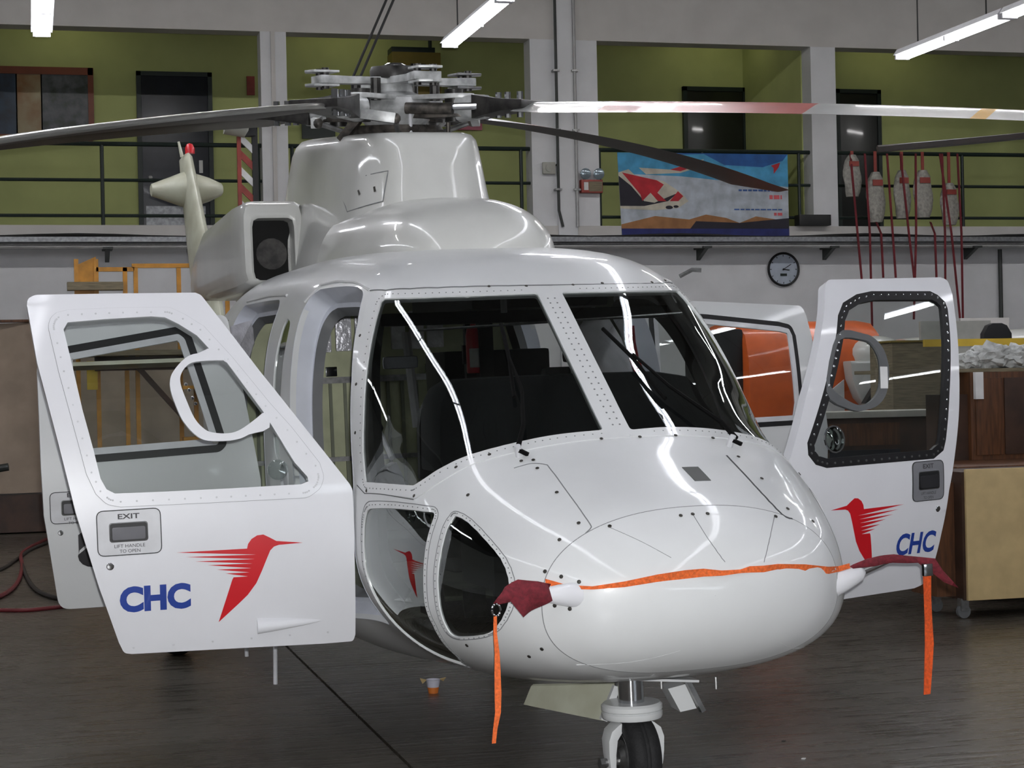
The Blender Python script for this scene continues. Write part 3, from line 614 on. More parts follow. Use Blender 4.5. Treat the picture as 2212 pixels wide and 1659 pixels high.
def handle(D, plate, hnd, par, pm, flipu, texts=True):
    (u0, u1, z0, z1) = plate; pl = patch('handle_plate', rect(u0, u1, z0, z1, .03), D, pm, par, .003, .005)
    ribbon('plate_edge', rect(u0, u1, z0, z1, .03), D, .004, 'seam_dark', par, .0042, True)
    a, b, c, d = hnd
    patch('handle_recess', rect(a, b, c, d, .012), D, 'black', par, .0042, .003)
    patch('handle', rect(a + .008, b - .008, c + .006, d - .016, .008), D, 'handle_dark', par, .012, .008)
    patch('handle_bezel', rect(a - .004, b + .004, c - .004, d + .004, .014), D, 'chrome', par, .0055, .003, holes=[rect(a, b, c, d, .012)])
    if texts:
        um = (u0 + u1) / 2; h = z1 - z0
        def w2(hw): return (um + hw, um - hw) if flipu else (um - hw, um + hw)
        x = (u1 - u0) / .27
        door_text('EXIT', D, *w2(.046 * x), d + .018, d + .040, 'print_dark', par, .005, .02)
        door_text('LIFT HANDLE', D, *w2(.065 * x), c - .028, c - .014, 'print_dark', par, .005)
        door_text('TO OPEN', D, *w2(.044 * x), c - .050, c - .036, 'print_dark', par, .005)
# cockpit door on the image's left
D1 = DMap((-1.0, 1.58), .03, -1, .2, .1)
win = densify(DW, .03); ring_o = catmull(RO, 4); ring_i = catmull(RI, 4); out1 = roundloop(DO, .02, 4, 25)
dl = patch('cockpit_door', out1, D1, 'white_door', hel, 0, .045, [win], m_in='interior_grey'); dl['label'] = 'cockpit door with red hummingbird and blue CHC, left in the picture'
patch('window_frame', roundloop(DF, .02, 3, 25), D1, 'white_door', dl, .004, .006, [win])
ribbon('window_frame_seam', roundloop(DF, .02, 3, 25), D1, .0028, 'seam', dl, .0015, True)
patch('window_pane', win, D1, 'door_glass', dl, -.004)
patch('vent_frame', ring_o, D1, 'white_door', dl, .006, .02, [ring_i])
handle(D1, (.840, 1.108, 1.110, 1.302), (.899, 1.054, 1.170, 1.246), dl, 'plate_grey', True)
screw(D1, (1.059, 1.064), dl)
patch('hummingbird_emblem', BIRD, D1, 'logo_red', dl, .0016, 0, step=.03, near=.004)
door_text('CHC', D1, 1.024, .722, .858, .972, 'logo_blue', dl, .0022, .05)
rvd = MB()
for q in densify(grow(roundloop(DF, .02, 3, 25), -.022), .075):
    P, N = D1(np.array([q])); rvd.lathe([(.0045, 0), (.0045, .002), (0, .003)], Vector(P[0]) + Vector(N[0]) * .0035, Vector(N[0]), 6)
for u in np.arange(.12, 1.0, .17):
    P, N = D1(np.array([(u, .70)])); rvd.lathe([(.005, 0), (.005, .002), (0, .003)], Vector(P[0]), Vector(N[0]), 6)
S(rvd.build('rivets', 'plate_grey', dl), 'stuff')
for k, z in enumerate((1.845, 1.82, 1.785, 1.76)):
    P, N = D1(np.array([(.70 - .012 * k, z - .02)])); MB().ball(Vector(P[0]) + Vector(N[0]) * .008, .008, 8).build('vent_knob', 'chrome', dl)
# teardrop fairing low on the door
rings = []
for k in range(12):
    f = k / 11; u = .436 - .288 * f; hw = .036 * (1 - f) ** .7 + .001; hh = .03 * (1 - f) ** .9 + .0005; z = .757 + 0 * f
    P, N = D1(np.array([(u, z)])); rings.append([Vector(P[0]) + Vector(N[0]) * (hh * max(0, math.sin(a))) + Vector((0, 0, hw * math.cos(a))) for a in np.linspace(0, math.pi, 9)])
MB().loft(rings, cap=False, closed=False).add(rings[0], [tuple(range(9))]).build('step_fairing', 'white_door', dl, 60)
P, N = D1(np.array([(.325, 1.437)])); MB().lathe([(.045, -.004), (.045, .004), (.035, .012), (0, .016)], Vector(P[0]), Vector(N[0]), 20).build('storm_vent', 'door_glass', dl)
# cockpit door on the image's right
D2 = DMap((1.009, 1.38), .288, 1, .218, .142)
out2 = roundloop(DO2, .02, 4, 25); w2o = densify(DW2, .03); w2i = [np.array(p) for p in grow(w2o, -.045)]
dr = patch('cockpit_door', out2, D2, 'white_door', hel, 0, .055, [w2o], m_in='seal_grey'); dr['label'] = 'cockpit door with mirrored hummingbird, right in the picture'
patch('window_seal', w2o, D2, 'black_rubber', dr, .001, .02, [w2i]); patch('window_pane', w2o, D2, 'door_glass', dr, -.012)
patch('vent_frame', catmull(RO2, 4), D2, 'seal_grey', dr, .002, .02, [catmull(RI2, 4)])
patch('notice', [(.720, 1.772), (.768, 1.770), (.742, 1.664), (.694, 1.666)], D2, 'print_white', dr, .006, .003)
P, N = D2(np.array([(.339, 1.438)])); MB().lathe([(.062, -.004), (.062, .004), (.05, .012), (.02, .012), (0, .004)], Vector(P[0]), Vector(N[0]), 20).build('storm_vent', 'door_glass', dr)
ribbon('storm_vent_ring', disc((.339, 1.438), .062), D2, .008, 'chrome', dr, .006, True)
handle(D2, (.850, 1.068, 1.102, 1.296), (.892, 1.032, 1.160, 1.243), dr, 'plate_dark', False)
screw(D2, (1.036, 1.054), dr)
patch('hummingbird_emblem', [(u * .9 + .09, z - .01) for u, z in BIRD], D2, 'logo_red', dr, .0016, 0, step=.03, near=.004)
door_text('CHC', D2, .77, 1.042, .838, .948, 'logo_blue', dr, .0022, .03)
rvd = MB()
for q in densify(grow(DW2, -.02), .056):
    P, N = D2(np.array([q])); rvd.lathe([(.008, 0), (.007, .004), (0, .005)], Vector(P[0]) + Vector(N[0]) * .001, Vector(N[0]), 6)
S(rvd.build('rivets', 'chrome', dr), 'stuff')
# cabin doors
D3 = DMap((-1.04, 3.5), 0, -1, .15, .1)
o3 = roundloop([(.03, .66), (1.10, .672), (1.163, 1.175), (1.167, 1.45), (1.161, 1.936), (1.12, 2.2), (.14, 2.2), (.13, 2.1), (.02, 1.3)], .06, 5, 20)
w3 = roundloop([(1.05, 2.05), (.40, 2.145), (.345, 2.10), (.19, 1.50), (.23, 1.46), (1.06, 1.435)], .06, 6, 25)
dc = patch('cabin_door', o3, D3, 'white_paint', hel, 0, .05, [w3], m_in='interior_grey'); dc['label'] = 'cabin door behind the cockpit door, left in the picture'
w3i = [np.array(p) for p in grow(w3, -.04)]
patch('window_seal', w3, D3, 'black_rubber', dc, .003, .02, [w3i]); patch('window_seal_lip', w3i, D3, 'plate_grey', dc, .006, .012, [[np.array(p) for p in grow(w3i, -.035)]]); patch('window_pane', w3i, D3, 'door_glass', dc, -.006)
handle(D3, (.862, 1.13, 1.131, 1.294), (.93, 1.07, 1.175, 1.248), dc, 'plate_grey', True)
screw(D3, (1.082, 1.082), dc, .014)
door_text('a', D3, .998, .76, .89, 1.10, 'print_black', dc, .003, .07)
ribbon('door_crease', [(1.1, 1.40), (.5, 1.2), (.05, 1.0)], D3, .01, 'white_paint', dc, .002)
D4 = DMap((1.04, 3.5), .197, 1, .15, .1)
o4 = roundloop([(.03, .66), (1.36, .66), (1.47, 1.0), (1.50, 1.4), (1.475, 1.85), (1.46, 2.10), (1.44, 2.16), (.64, 2.204), (.14, 2.2), (.02, 1.3)], .06, 5, 20)
w4 = roundloop([(.30, 2.15), (.707, 2.121), (1.231, 2.064), (1.325, 2.042), (1.345, 1.975), (1.325, 1.563), (1.29, 1.43), (.30, 1.43), (.22, 1.55)], .06, 6, 25)
dd = patch('cabin_door', o4, D4, 'white_paint', hel, 0, .05, [w4], m_in='interior_grey'); dd['label'] = 'cabin door behind the windshield, right in the picture'
w4i = [np.array(p) for p in grow(w4, -.03)]; w4j = [np.array(p) for p in grow(w4i, -.03)]
patch('window_seal', w4, D4, 'black_rubber', dd, .003, .02, [w4i]); patch('window_seal_lip', w4i, D4, 'plate_grey', dd, .006, .012, [w4j]); patch('window_pane', w4i, D4, 'door_glass', dd, -.006)
# ---------------- fairings on the roof
def se(cx_, w_, zc_, h_, n, y, k=40, half=False, a0=0, a1=2 * math.pi):
    out = []
    for i in range(k + (1 if half else 0)):
        a = a0 + (a1 - a0) * i / k; c, s = math.cos(a), math.sin(a); r = (abs(c) ** n + abs(s) ** n) ** (-1 / n)
        out.append(Vector((cx_ + w_ * r * c, y, zc_ + h_ * r * s)))
    return out
# forward blister: half sections sitting in the roof
fw_ = pchip([2.55, 2.57, 2.61, 2.70, 2.85, 3.1, 3.6, 4.2], [.018, .215, .325, .395, .45, .49, .54, .56])
fz_ = pchip([2.55, 2.57, 2.61, 2.70, 2.85, 3.1, 3.3, 3.6, 3.9, 4.2], [2.42, 2.50, 2.575, 2.655, 2.72, 2.77, 2.79, 2.815, 2.84, 2.85])
rings = [se(0, float(fw_(y)), 2.36, float(fz_(y)) - 2.36, 2.65, y, 40, True, 0, math.pi) for y in np.concatenate([2.55 + .2 * np.linspace(0, 1, 14) ** 2, np.linspace(2.8, 4.2, 18)])]
MB().loft(rings, cap=False, closed=False).build('forward_fairing', 'cowl_white', hel, 60)
# rotor pylon: plan outlines stacked upwards, rim tilted with the mast
def plan(z, w_, f, r, n, k=80, tilt=0.0):
    out = []; c = (f + r) / 2; h = (r - f) / 2
    for i in range(k):
        a = 2 * math.pi * i / k; x, y = math.cos(a), math.sin(a); q = (abs(x) ** n + abs(y) ** n) ** (-1 / n)
        X, Y = w_ * q * x, c + h * q * y; out.append(Vector((X, Y, z + tilt * (Y - 3.6))))
    return out
lev = [(2.45, .50, 3.42, 6.5, 4.2, 0), (2.70, .45, 3.46, 6.4, 4.2, .02), (2.86, .42, 3.50, 6.3, 4.2, .05), (3.0, .395, 3.52, 6.2, 4.2, .08), (3.10, .378, 3.54, 6.1, 4.2, .1), (3.15, .366, 3.56, 6.0, 4.2, .105), (3.178, .345, 3.585, 5.9, 4, .11), (3.19, .31, 3.64, 5.8, 4, .11), (3.188, .22, 3.8, 5.4, 3, .11)]
py = MB().loft([plan(*l[:5], tilt=l[5]) for l in lev]).build('rotor_pylon', 'cowl_white', hel, 50)
def pmap(V):   # skin of the pylon: (lateral, height) on its forward face
    V = np.asarray(V, float); zz = np.clip(V[:, 1], 2.7, 3.17); w_ = np.interp(zz, [2.7, 2.86, 3.0, 3.1, 3.17], [.45, .42, .395, .378, .35]); f = np.interp(zz, [2.7, 2.86, 3, 3.1, 3.17], [3.46, 3.5, 3.52, 3.54, 3.59]); h = 1.4
    x = V[:, 0]; y = f + h - h * (1 - np.abs(x / w_) ** 4.2).clip(0) ** (1 / 4.2); P = np.stack([x, y, V[:, 1]], -1); N = np.stack([x / w_ * .8, -np.ones_like(x), .15 + 0 * x], -1); return P, N / np.linalg.norm(N, axis=1, keepdims=True)
ribbon('access_panel_seam', [(-.40, 2.96), (-.415, 2.78), (-.30, 2.80), (-.26, 2.97)], pmap, .005, 'seam', py, .004, True)
for x in (-.375, -.325): ribbon('panel_latch', [(x, 2.86), (x, 2.89)], pmap, .012, 'fastener', py, .006)
# engine cowl block and the two intakes
rings = [se(0, w_, 2.6, h_, 5, y) for y, w_, h_ in ((5.30, .50, .26), (5.32, .56, .30), (5.42, .60, .33), (6.4, .62, .34), (7.4, .50, .28), (8.2, .34, .06), (8.4, .2, .02))]
MB().loft(rings).build('engine_cowl', 'cowl_white', hel, 40)
for s_ in (-1, 1):
    c = s_ * .615
    MB().loft([se(c, w_, zc, h_, n, y) for y, w_, zc, h_, n in ((5.36, .130, 2.665, .190, 9), (5.16, .134, 2.665, .196, 9), (5.15, .148, 2.675, .212, 9), (5.165, .185, 2.70, .25, 8), (5.22, .205, 2.705, .268, 8), (5.5, .215, 2.70, .275, 8), (6.8, .215, 2.68, .26, 5), (7.6, .16, 2.64, .18, 4), (8.0, .12, 2.6, .12, 3))], cap=False).build('engine_intake', 'cowl_white', hel, 40)
    MB().loft([se(c, .132, 2.665, .192, 9, 5.30), se(c, .05, 2.665, .08, 4, 5.305)]).build('intake_mouth', 'void', hel, 40)
    MB().lathe([(.0, 0), (.05, 0), (.09, .02), (.10, .05)], (c, 5.296, 2.64), (0, -1, 0), 18).build('engine_face', 'hub_black', hel)
# brow line over the doors, rain gutter
for s_ in (-1, 1):
    MB().tube([Vector(bmap(np.array([[a, (math.pi / 2 + s_ * -(b - math.pi / 2)) * KT]]))[0][0]) for a, b in ((2.05, 2.285), (2.3, 2.285), (2.6, 2.295), (2.86, 2.32), (2.95, 2.40))], .009, 6).build('rain_gutter', 'white_paint', hel)
    MB().tube([Vector(bmap(np.array([[a, (math.pi / 2 + s_ * -(b - math.pi / 2)) * KT]]))[0][0]) for a, b in ((3.5, 2.37), (4.0, 2.365), (4.7, 2.37))], .009, 6).build('rain_gutter', 'white_paint', hel)
# temperature probe at the windshield corner
MB().tube([(.80, 2.02, 2.26), (.86, 2.0, 2.29), (.90, 1.98, 2.285)], .012, 6).build('temperature_probe', 'dull_metal', hel)
# fin, tail gearbox fairing, beacon, stabiliser
rings = []
for z, f, r, t in ((2.05, 10.9, 12.3, .10), (2.6, 11.25, 12.6, .10), (3.3, 11.9, 12.95, .085), (3.9, 12.45, 13.2, .07), (4.2, 12.72, 13.3, .055), (4.24, 12.8, 13.28, .02)):
    c = (f + r) / 2; h = (r - f) / 2; rings.append([Vector((t * math.sin(a) * (1 if abs(math.sin(a)) < 2 else 1), c - h * math.cos(a), z)) for a in np.linspace(0, 2 * math.pi, 21)[:-1]])
MB().loft(rings).build('tail_fin', 'old_white', hel, 40)
rings = [[Vector((x, 12.85 + .25 * hh * math.cos(a), 3.86 + .19 * hh * math.sin(a))) for a in np.linspace(0, 2 * math.pi, 17)[:-1]] for x, hh in ((-.40, .22), (-.39, .34), (-.2, .70), (-.06, .98), (.0, 1), (.2, .66), (.33, .34), (.345, .22))]
MB().loft(rings).build('tail_gearbox_fairing', 'old_white', hel, 40)
MB().lathe([(.05, 0), (.05, .06), (.03, .10), (0, .11)], (.03, 12.9, 4.24), (0, 0, 1), 12).build('tail_beacon', 'red_paint', hel)
MB().cyl((-.06, 12.85, 4.2), (-.09, 12.85, 4.36), .02, .012, 8).build('tail_antenna', 'old_white', hel)
MB().loft([[Vector((x, y, z)) for y, z in ((10.6 + o, 2.05), (10.9 + o, 2.09), (11.4 - o, 2.05), (10.9, 2.01))] for x, o in ((-1.55, .15), (-.1, 0), (.1, 0), (1.55, .15))]).build('stabiliser', 'old_white', hel)
# ---------------- rotor
TI = math.radians(5); HUB = Vector((0, 4.35, 3.44)); RX = Matrix.Translation(HUB) @ Matrix.Rotation(TI, 4, 'X')
rt = MB().lathe([(.06, -.40), (.125, -.38), (.13, -.20), (.155, -.13), (.205, -.08), (.225, -.02), (.20, .05), (.11, .09), (.10, .15), (.05, .17)], (0, 0, 0), (0, 0, 1), 28).build('rotor_hub', 'hub_white', hel, 35, RX)
def rp(mb, name, m, smooth=35, bevel=0): return mb.build(name, m, rt, smooth, RX, bevel)
rp(MB().lathe([(.17, -.165), (.275, -.165), (.29, -.14), (.275, -.115), (.17, -.115)], (0, 0, 0), (0, 0, 1), 28), 'swashplate', 'hub_dark')
rp(MB().lathe([(.12, -.26), (.235, -.26), (.24, -.235), (.23, -.20), (.12, -.20)], (0, 0, 0), (0, 0, 1), 28), 'swashplate_ring', 'hub_white')
rp(MB().lathe([(.0, .24), (.14, .24), (.15, .215), (.145, .17), (.10, .16)], (0, 0, 0), (0, 0, 1), 24), 'hub_cap', 'hub_black')
rp(MB().lathe([(.0, .262), (.05, .262), (.07, .25), (.07, .24)], (0, 0, 0), (0, 0, 1), 16), 'hub_cap_nut', 'chrome')
BD = [Vector((.70, .714, 0)), Vector((.714, -.70, 0)), Vector((-.70, -.714, 0)), Vector((-.714, .70, 0))]
for k, d in enumerate(BD):
    s = Vector((-d.y, d.x, 0))   # direction of travel
    for z, ym in ((.035, 'hub_white'), (-.075, 'hub_dark')): rp(MB().prism([d * .12 + s * .11 + Vector((0, 0, z)), d * .46 + s * .075 + Vector((0, 0, z)), d * .52 + s * .03 + Vector((0, 0, z)), d * .52 - s * .03 + Vector((0, 0, z)), d * .46 - s * .075 + Vector((0, 0, z)), d * .12 - s * .11 + Vector((0, 0, z))], (0, 0, .028)), 'yoke_plate', ym, bevel=.004)
    rp(MB().cyl(d * .40 + Vector((0, 0, -.10)), d * .40 + Vector((0, 0, .09)), .055, n=14), 'elastomeric_bearing', 'hub_black')
    rp(MB().cyl(d * .44 + Vector((0, 0, -.02)), d * .62 + Vector((0, 0, -.02)), .085, .07, 14), 'spindle', 'hub_white')
    rp(MB().loft([[d * a + s * (w2 * x) + Vector((0, 0, -.02 + h2 * z)) for x, z in ((-1, -1), (1, -1), (1, 1), (-1, 1))] for a, w2, h2 in ((.56, .09, .07), (.64, .11, .055), (.78, .15, .035), (.92, .16, .024))]), 'blade_cuff', 'hub_black', bevel=.006)
    for a in (.66, .72, .80): rp(MB().cyl(d * a + s * .07 + Vector((0, 0, -.085)), d * a + s * .07 + Vector((0, 0, .065)), .02, n=8), 'cuff_bolt', 'chrome')
    rp(MB().bar(d * .50 + s * .06 + Vector((0, 0, -.06)), d * .42 + s * .24 + Vector((0, 0, -.09)), .05, .06), 'pitch_horn', 'hub_white', bevel=.005)
    rp(MB().cyl(d * .40 + s * .23 + Vector((0, 0, -.09)), d * .24 + s * .15 + Vector((0, 0, -.15)), .016, n=8), 'pitch_link', 'dull_metal')
    rp(MB().ball(d * .40 + s * .23 + Vector((0, 0, -.09)), .032, 10), 'rod_end', 'hub_dark')
    rp(MB().cyl(d * .18 - s * .19 + Vector((0, 0, -.02)), d * .46 - s * .13 + Vector((0, 0, -.03)), .034, n=12), 'damper', 'hub_dark' if k % 2 else 'dull_metal')
    rp(MB().cyl(d * .44 - s * .13 + Vector((0, 0, -.02)), d * .60 - s * .09 + Vector((0, 0, -.02)), .022, n=10), 'damper_rod', 'chrome')
    # bifilar arm with its weight
    e = Vector((math.cos(math.radians(90 * k + 8)), math.sin(math.radians(90 * k + 8)), 0)); t = Vector((-e.y, e.x, 0))
    rp(MB().loft([[e * a + t * (w2 * x) + Vector((0, 0, .155 + h2 * z)) for x, z in ((-1, -1), (1, -1), (1, 1), (-1, 1))] for a, w2, h2 in ((.08, .085, .02), (.30, .055, .022), (.42, .075, .024), (.50, .085, .024))]), 'bifilar_arm', 'hub_white', bevel=.005)
    for z in (.195, .115): rp(MB().prism([e * .38 + t * .075 + Vector((0, 0, z)), e * .54 + t * .075 + Vector((0, 0, z)), e * .57 + Vector((0, 0, z)), e * .54 - t * .075 + Vector((0, 0, z)), e * .38 - t * .075 + Vector((0, 0, z))], (0, 0, .014)), 'bifilar_weight', 'hub_white' if k != 0 else 'dull_metal', bevel=.003)
    for q in (-.05, .05): rp(MB().cyl(e * .46 + t * q + Vector((0, 0, .10)), e * .46 + t * q + Vector((0, 0, .222)), .022, n=10), 'bifilar_pin', 'hub_black')
    rp(MB().cyl(d * .26 + s * .02 + Vector((0, 0, .03)), d * .26 + s * .02 + Vector((0, 0, .16)), .03, n=10), 'droop_stop', 'hub_black')
for a in (20, 140, 260):
    c = Vector((math.cos(math.radians(a)), math.sin(math.radians(a)), 0)); rp(MB().cyl(c * .25 + Vector((0, 0, -.15)), c * .26 + Vector((0, 0, -.36)), .03, n=10), 'control_servo', 'hub_black')
    rp(MB().lathe([(.05, -.02), (.05, .02)], c * .26 + Vector((0, 0, -.22)), c, 12), 'servo_bearing', 'hub_white')
# scissor link seen at the image's left, oil line at the front
rp(MB().bar((-.26, -.12, -.08), (-.35, -.05, -.20), .05, .05), 'scissor_link', 'hub_dark', bevel=.006)
rp(MB().cyl((.02, -.27, -.30), (.02, -.27, -.05), .012, n=8), 'oil_line', 'plate_grey'); rp(MB().cyl((.30, -.1, -.30), (.30, -.1, -.05), .013, n=8), 'sensor_rod', 'hub_dark')
FLAP = (0.0, -.012, -.062, .0); PITCH = (2, 6, 5, 3)
# airfoil: (chord fraction from leading edge, half thickness)
AF = [(0, 0), (.02, .22), (.08, .40), (.2, .5), (.35, .48), (.6, .30), (.85, .10), (1, .01)]
for k, d in enumerate(BD):
    s = Vector((-d.y, d.x, 0)); mb = MB(); st = list(np.linspace(.86, 6.2, 68)) + [6.35, 6.5, 6.62, 6.7]; rings = []
    for a in st:
        pit = math.radians(PITCH[k] + 5 - 6 * a / 6.7); ch = .39 if a < 6.2 else .39 - .24 * (a - 6.2) / .5; sw = 0 if a < 6.2 else .20 * (a - 6.2) / .5
        ch = ch if a > 1.1 else .26 + .13 * (a - .86) / .24
        up = Vector((0, 0, math.cos(pit))) - s * math.sin(pit); ed = s * math.cos(pit) + Vector((0, 0, math.sin(pit)))
        c = d * a + Vector((0, 0, -.02 + FLAP[k] * (a - .6) - .0094 * a * a)); tk = .046
        ring = [c + ed * (ch * (.28 - x) - sw) + up * (tk * h_) for x, h_ in AF] + [c + ed * (ch * (.28 - x) - sw) - up * (tk * .75 * h_) for x, h_ in AF[::-1][:-1]]
        rings.append(ring)
    n = len(rings[0]); vs = [p for r in rings for p in r]; fs = []; ms = []
    for j in range(len(rings) - 1):
        mid = (st[j] + st[j + 1]) / 2
        for q in range(n):
            fs.append((j * n + q, (j + 1) * n + q, (j + 1) * n + (q + 1) % n, j * n + (q + 1) % n))
            top = q < len(AF) - 1; edge = q in (0, 1, n - 1, n - 2)
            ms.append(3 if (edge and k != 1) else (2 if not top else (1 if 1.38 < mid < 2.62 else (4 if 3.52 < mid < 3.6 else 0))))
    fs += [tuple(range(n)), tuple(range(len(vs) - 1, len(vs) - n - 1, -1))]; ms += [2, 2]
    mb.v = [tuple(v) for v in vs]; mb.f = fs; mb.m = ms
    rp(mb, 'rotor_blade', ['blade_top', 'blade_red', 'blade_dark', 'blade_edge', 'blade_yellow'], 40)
# ---------------- landing gear
gy = .86
MB().lathe([(.055, .28), (.055, .55)], (0, gy, 0), (0, 0, 1), 20).build('nose_strut', 'chrome', hel)
MB().lathe([(.02, .345), (.125, .345), (.13, .355), (.13, .37), (.122, .375), (.13, .382), (.13, .40), (.12, .41), (.06, .41)], (0, gy, 0), (0, 0, 1), 28).build('strut_collar', 'white_paint', hel)
fk = MB()
for s_ in (-1, 1):
    fk.loft([[Vector((s_ * x + wd * cx_, gy + dp * cy_, z)) for cx_, cy_ in ((-1, -1), (1, -1), (1, 1), (-1, 1))] for x, wd, dp, z in ((.02, .03, .05, .34), (.05, .03, .05, .325), (.085, .026, .048, .30), (.105, .02, .045, .26), (.108, .016, .04, .20), (.105, .013, .034, .14))])
fk.build('fork', 'white_paint', hel, 40, bevel=.006)
MB().lathe([(.03, -.04), (.10, -.062), (.125, -.068), (.155, -.066), (.174, -.05), (.182, -.03), (.184, -.012), (.181, -.008), (.184, -.004), (.184, .004), (.181, .008), (.184, .012), (.182, .03), (.174, .05), (.155, .066), (.125, .068), (.10, .062), (.03, .04)], (0, gy, .184), (1, 0, 0), 36).build('nose_tyre', 'tyre', hel, 50)
MB().lathe([(.0, -.075), (.03, -.072), (.05, -.055), (.085, -.05), (.10, -.064), (.105, -.06), (.10, .06), (.085, .05), (.0, .06)], (0, gy, .184), (1, 0, 0), 24).build('nose_wheel', 'dull_metal', hel)
MB().cyl((-.15, gy, .165), (.13, gy, .165), .018, n=10).lathe([(.0, 0), (.025, 0), (.025, .02), (0, .022)], (-.135, gy, .165), (-1, 0, 0), 6).build('nose_axle', 'dull_metal', hel)
g0 = [hl(1147, 1482, 1, 1.55), hl(1336, 1478, 1, 1.0), hl(1302, 1557, 1, 1.0), hl(1131, 1522, 1, 1.55)]
MB().prism(g0, (.012, 0, .008)).build('gear_door', 'old_white', hel, 0)
MB().bar(hl(1332, 1482, 1, .99), hl(1303, 1556, 1, .99), .025, .03).build('gear_door_edge', 'white_paint', hel, 0)
MB().bar(hl(1334, 1481, 1, .9), hl(1334, 1462, 1, .9), .02, .02).build('gear_door_hinge', 'dull_metal', hel, 0)
g1 = [hl(1443, 1488, 1, .8), hl(1480, 1478, 1, .8), hl(1505, 1530, 1, .8), hl(1470, 1538, 1, .8)]
MB().prism(g1, (.01, .12, 0)).build('gear_door', 'white_paint', hel, 0); MB().bar(hl(1484, 1470, 1, .78), hl(1518, 1536, 1, .78), .03, .02).build('gear_door_strut', 'dull_metal', hel, 0)
MB().bar(hl(1300, 1463, 1, .8), hl(1500, 1468, 1, .8), .1, .01).build('gear_bay_sill', 'white_paint', hel, 0)
for px in (1546, 1428):
    p = hl(px, 1462, 1, .55 if px > 1500 else .8); MB().cyl(p, p + Vector((0, 0, -.05)), .007, n=8).build('drain_tube', 'dull_metal', hel)
for px, pyt, pyb, yy in ((593, 1330, 1478, 3.6), (531, 1340, 1418, 4.4)):
    a = hl(px, pyt, 1, yy); b = hl(px + 2, pyb, 1, yy); MB().cyl((a.x, yy, .46), (b.x, yy, max(b.z, .03)), .012, n=8).build('belly_antenna', 'plate_grey', hel)
for s_ in (-1, 1):
    zz = .26 - .022 * -s_ * -1.2
    zc = .25 - .022 * s_ * 1.2
    MB().lathe([(.05, -.09), (.16, -.10), (.23, -.08), (.25, -.03), (.25, .03), (.23, .08), (.16, .10), (.05, .09)], (s_ * 1.2, 6.1, zc), (1, 0, 0), 28).build('main_tyre', 'tyre', hel, 50)
    MB().lathe([(0, -.06), (.14, -.08), (.15, .08), (0, .06)], (s_ * 1.2, 6.1, zc), (1, 0, 0), 20).build('main_wheel', 'dull_metal', hel)
    MB().cyl((s_ * 1.06, 6.1, zc), (s_ * .9, 6.0, .75), .05, n=12).build('main_strut', 'white_paint', hel); MB().cyl((s_ * 1.0, 6.1, zc), (s_ * 1.25, 6.1, zc), .035, n=10).build('main_axle', 'dull_metal', hel)
# ---------------- pitot stubs
P, N = bmap(np.array([[.081, 3.004 * KT], [.186, 6.262 * KT - 2 * math.pi * KT]]))
for q, (p, n_) in enumerate(zip(P, N)):
    p, n_ = Vector(p), Vector(n_); d = Vector((-.85, -.25, .1)) if q == 0 else Vector((.9, .1, .25)); d.normalize(); a, b = frame(d)
    rings = [[p + d * l + (a * math.cos(t) * .75 + b * math.sin(t)) * r for t in np.linspace(0, 2 * math.pi, 17)[:-1]] for l, r in ((-.06, .05), (.0, .046), (.06, .038), (.10, .03), (.12, .015))]
    MB().loft(rings).build('pitot_mount', 'white_door', hel, 60)
    MB().cyl(p + d * .10, p + d * .24, .012, .009, 8).build('pitot_tube', 'dull_metal', hel)
# ---------------- wipers
def wpt(pts): 
    P, N = bmap(np.array(dom(pts))); return P, N
def wiper(base, arm, blade):
    P, N = wpt(arm); w0 = MB().tube([Vector(p) + Vector(n_) * h_ for p, n_, h_ in zip(P, N, (.03, .05, .045, .035))], [.012, .01, .008, .007], 6).build('wiper_arm', 'wiper_black', hel)
    P, N = wpt(blade); MB().tube([Vector(p) + Vector(n_) * .02 for p, n_ in zip(P, N)], .009, 6).build('wiper_blade', 'wiper_black', w0)
    P, N = wpt([base]); p, n_ = Vector(P[0]), Vector(N[0]); MB().cyl(p - n_ * .01, p + n_ * .05, .017, .013, 10).build('wiper_pivot', 'plate_grey', w0)
    MB().bar(p + n_ * .03, p + n_ * .03 + Vector((.03, -.03, -.02)), .02, .015).build('wiper_link', 'wiper_black', w0)
wiper((.70, 1.10), [(.72, 1.07), (.80, 1.12), (1.0, 1.28), (1.20, 1.37)], [(1.37, 1.44), (1.2, 1.37), (1.0, 1.33), (.95, 1.315)])
wiper((.745, 2.107), [(.76, 2.10), (.85, 2.03), (1.05, 1.95), (1.25, 1.93)], [(1.05, 1.99), (1.25, 1.93), (1.45, 1.89)])
# ---------------- interior
def front_prism(name, pts, y0, y1, m, par=hel, bevel=.01): return MB().prism([(p.x, y0, p.z) for p in pts], (0, y1 - y0, 0)).build(name, m, par, 30, bevel=bevel)
ys_ = 1.5
gp = [hl(x, y, 1, ys_) for x, y in ((940, 1020), (938, 905), (943, 866), (957, 838), (985, 820), (1100, 812), (1250, 806), (1400, 802), (1470, 812), (1505, 850), (1540, 910), (1560, 990), (1300, 1040))]
front_prism('glareshield', gp, 1.42, 1.75, 'glare', bevel=.03)
front_prism('instrument_panel', [p + Vector((0, 0, -.04)) for p in gp], 1.76, 1.80, 'black', bevel=0)
B('centre_console', (-.16, 1.8, .75), (.16, 2.8, 1.25), 'black', hel, .02)
B('overhead_console', (-.34, 1.82, 2.12), (.34, 2.9, 2.27), 'black', hel, .02)
B('overhead_beam', (-.72, 2.0, 2.06), (.72, 2.06, 2.12), 'glare', hel, .01)
MB().cyl((-.62, 1.78, 2.03), (.70, 1.78, 2.07), .007, n=6).build('grab_rail', 'dull_metal', hel)
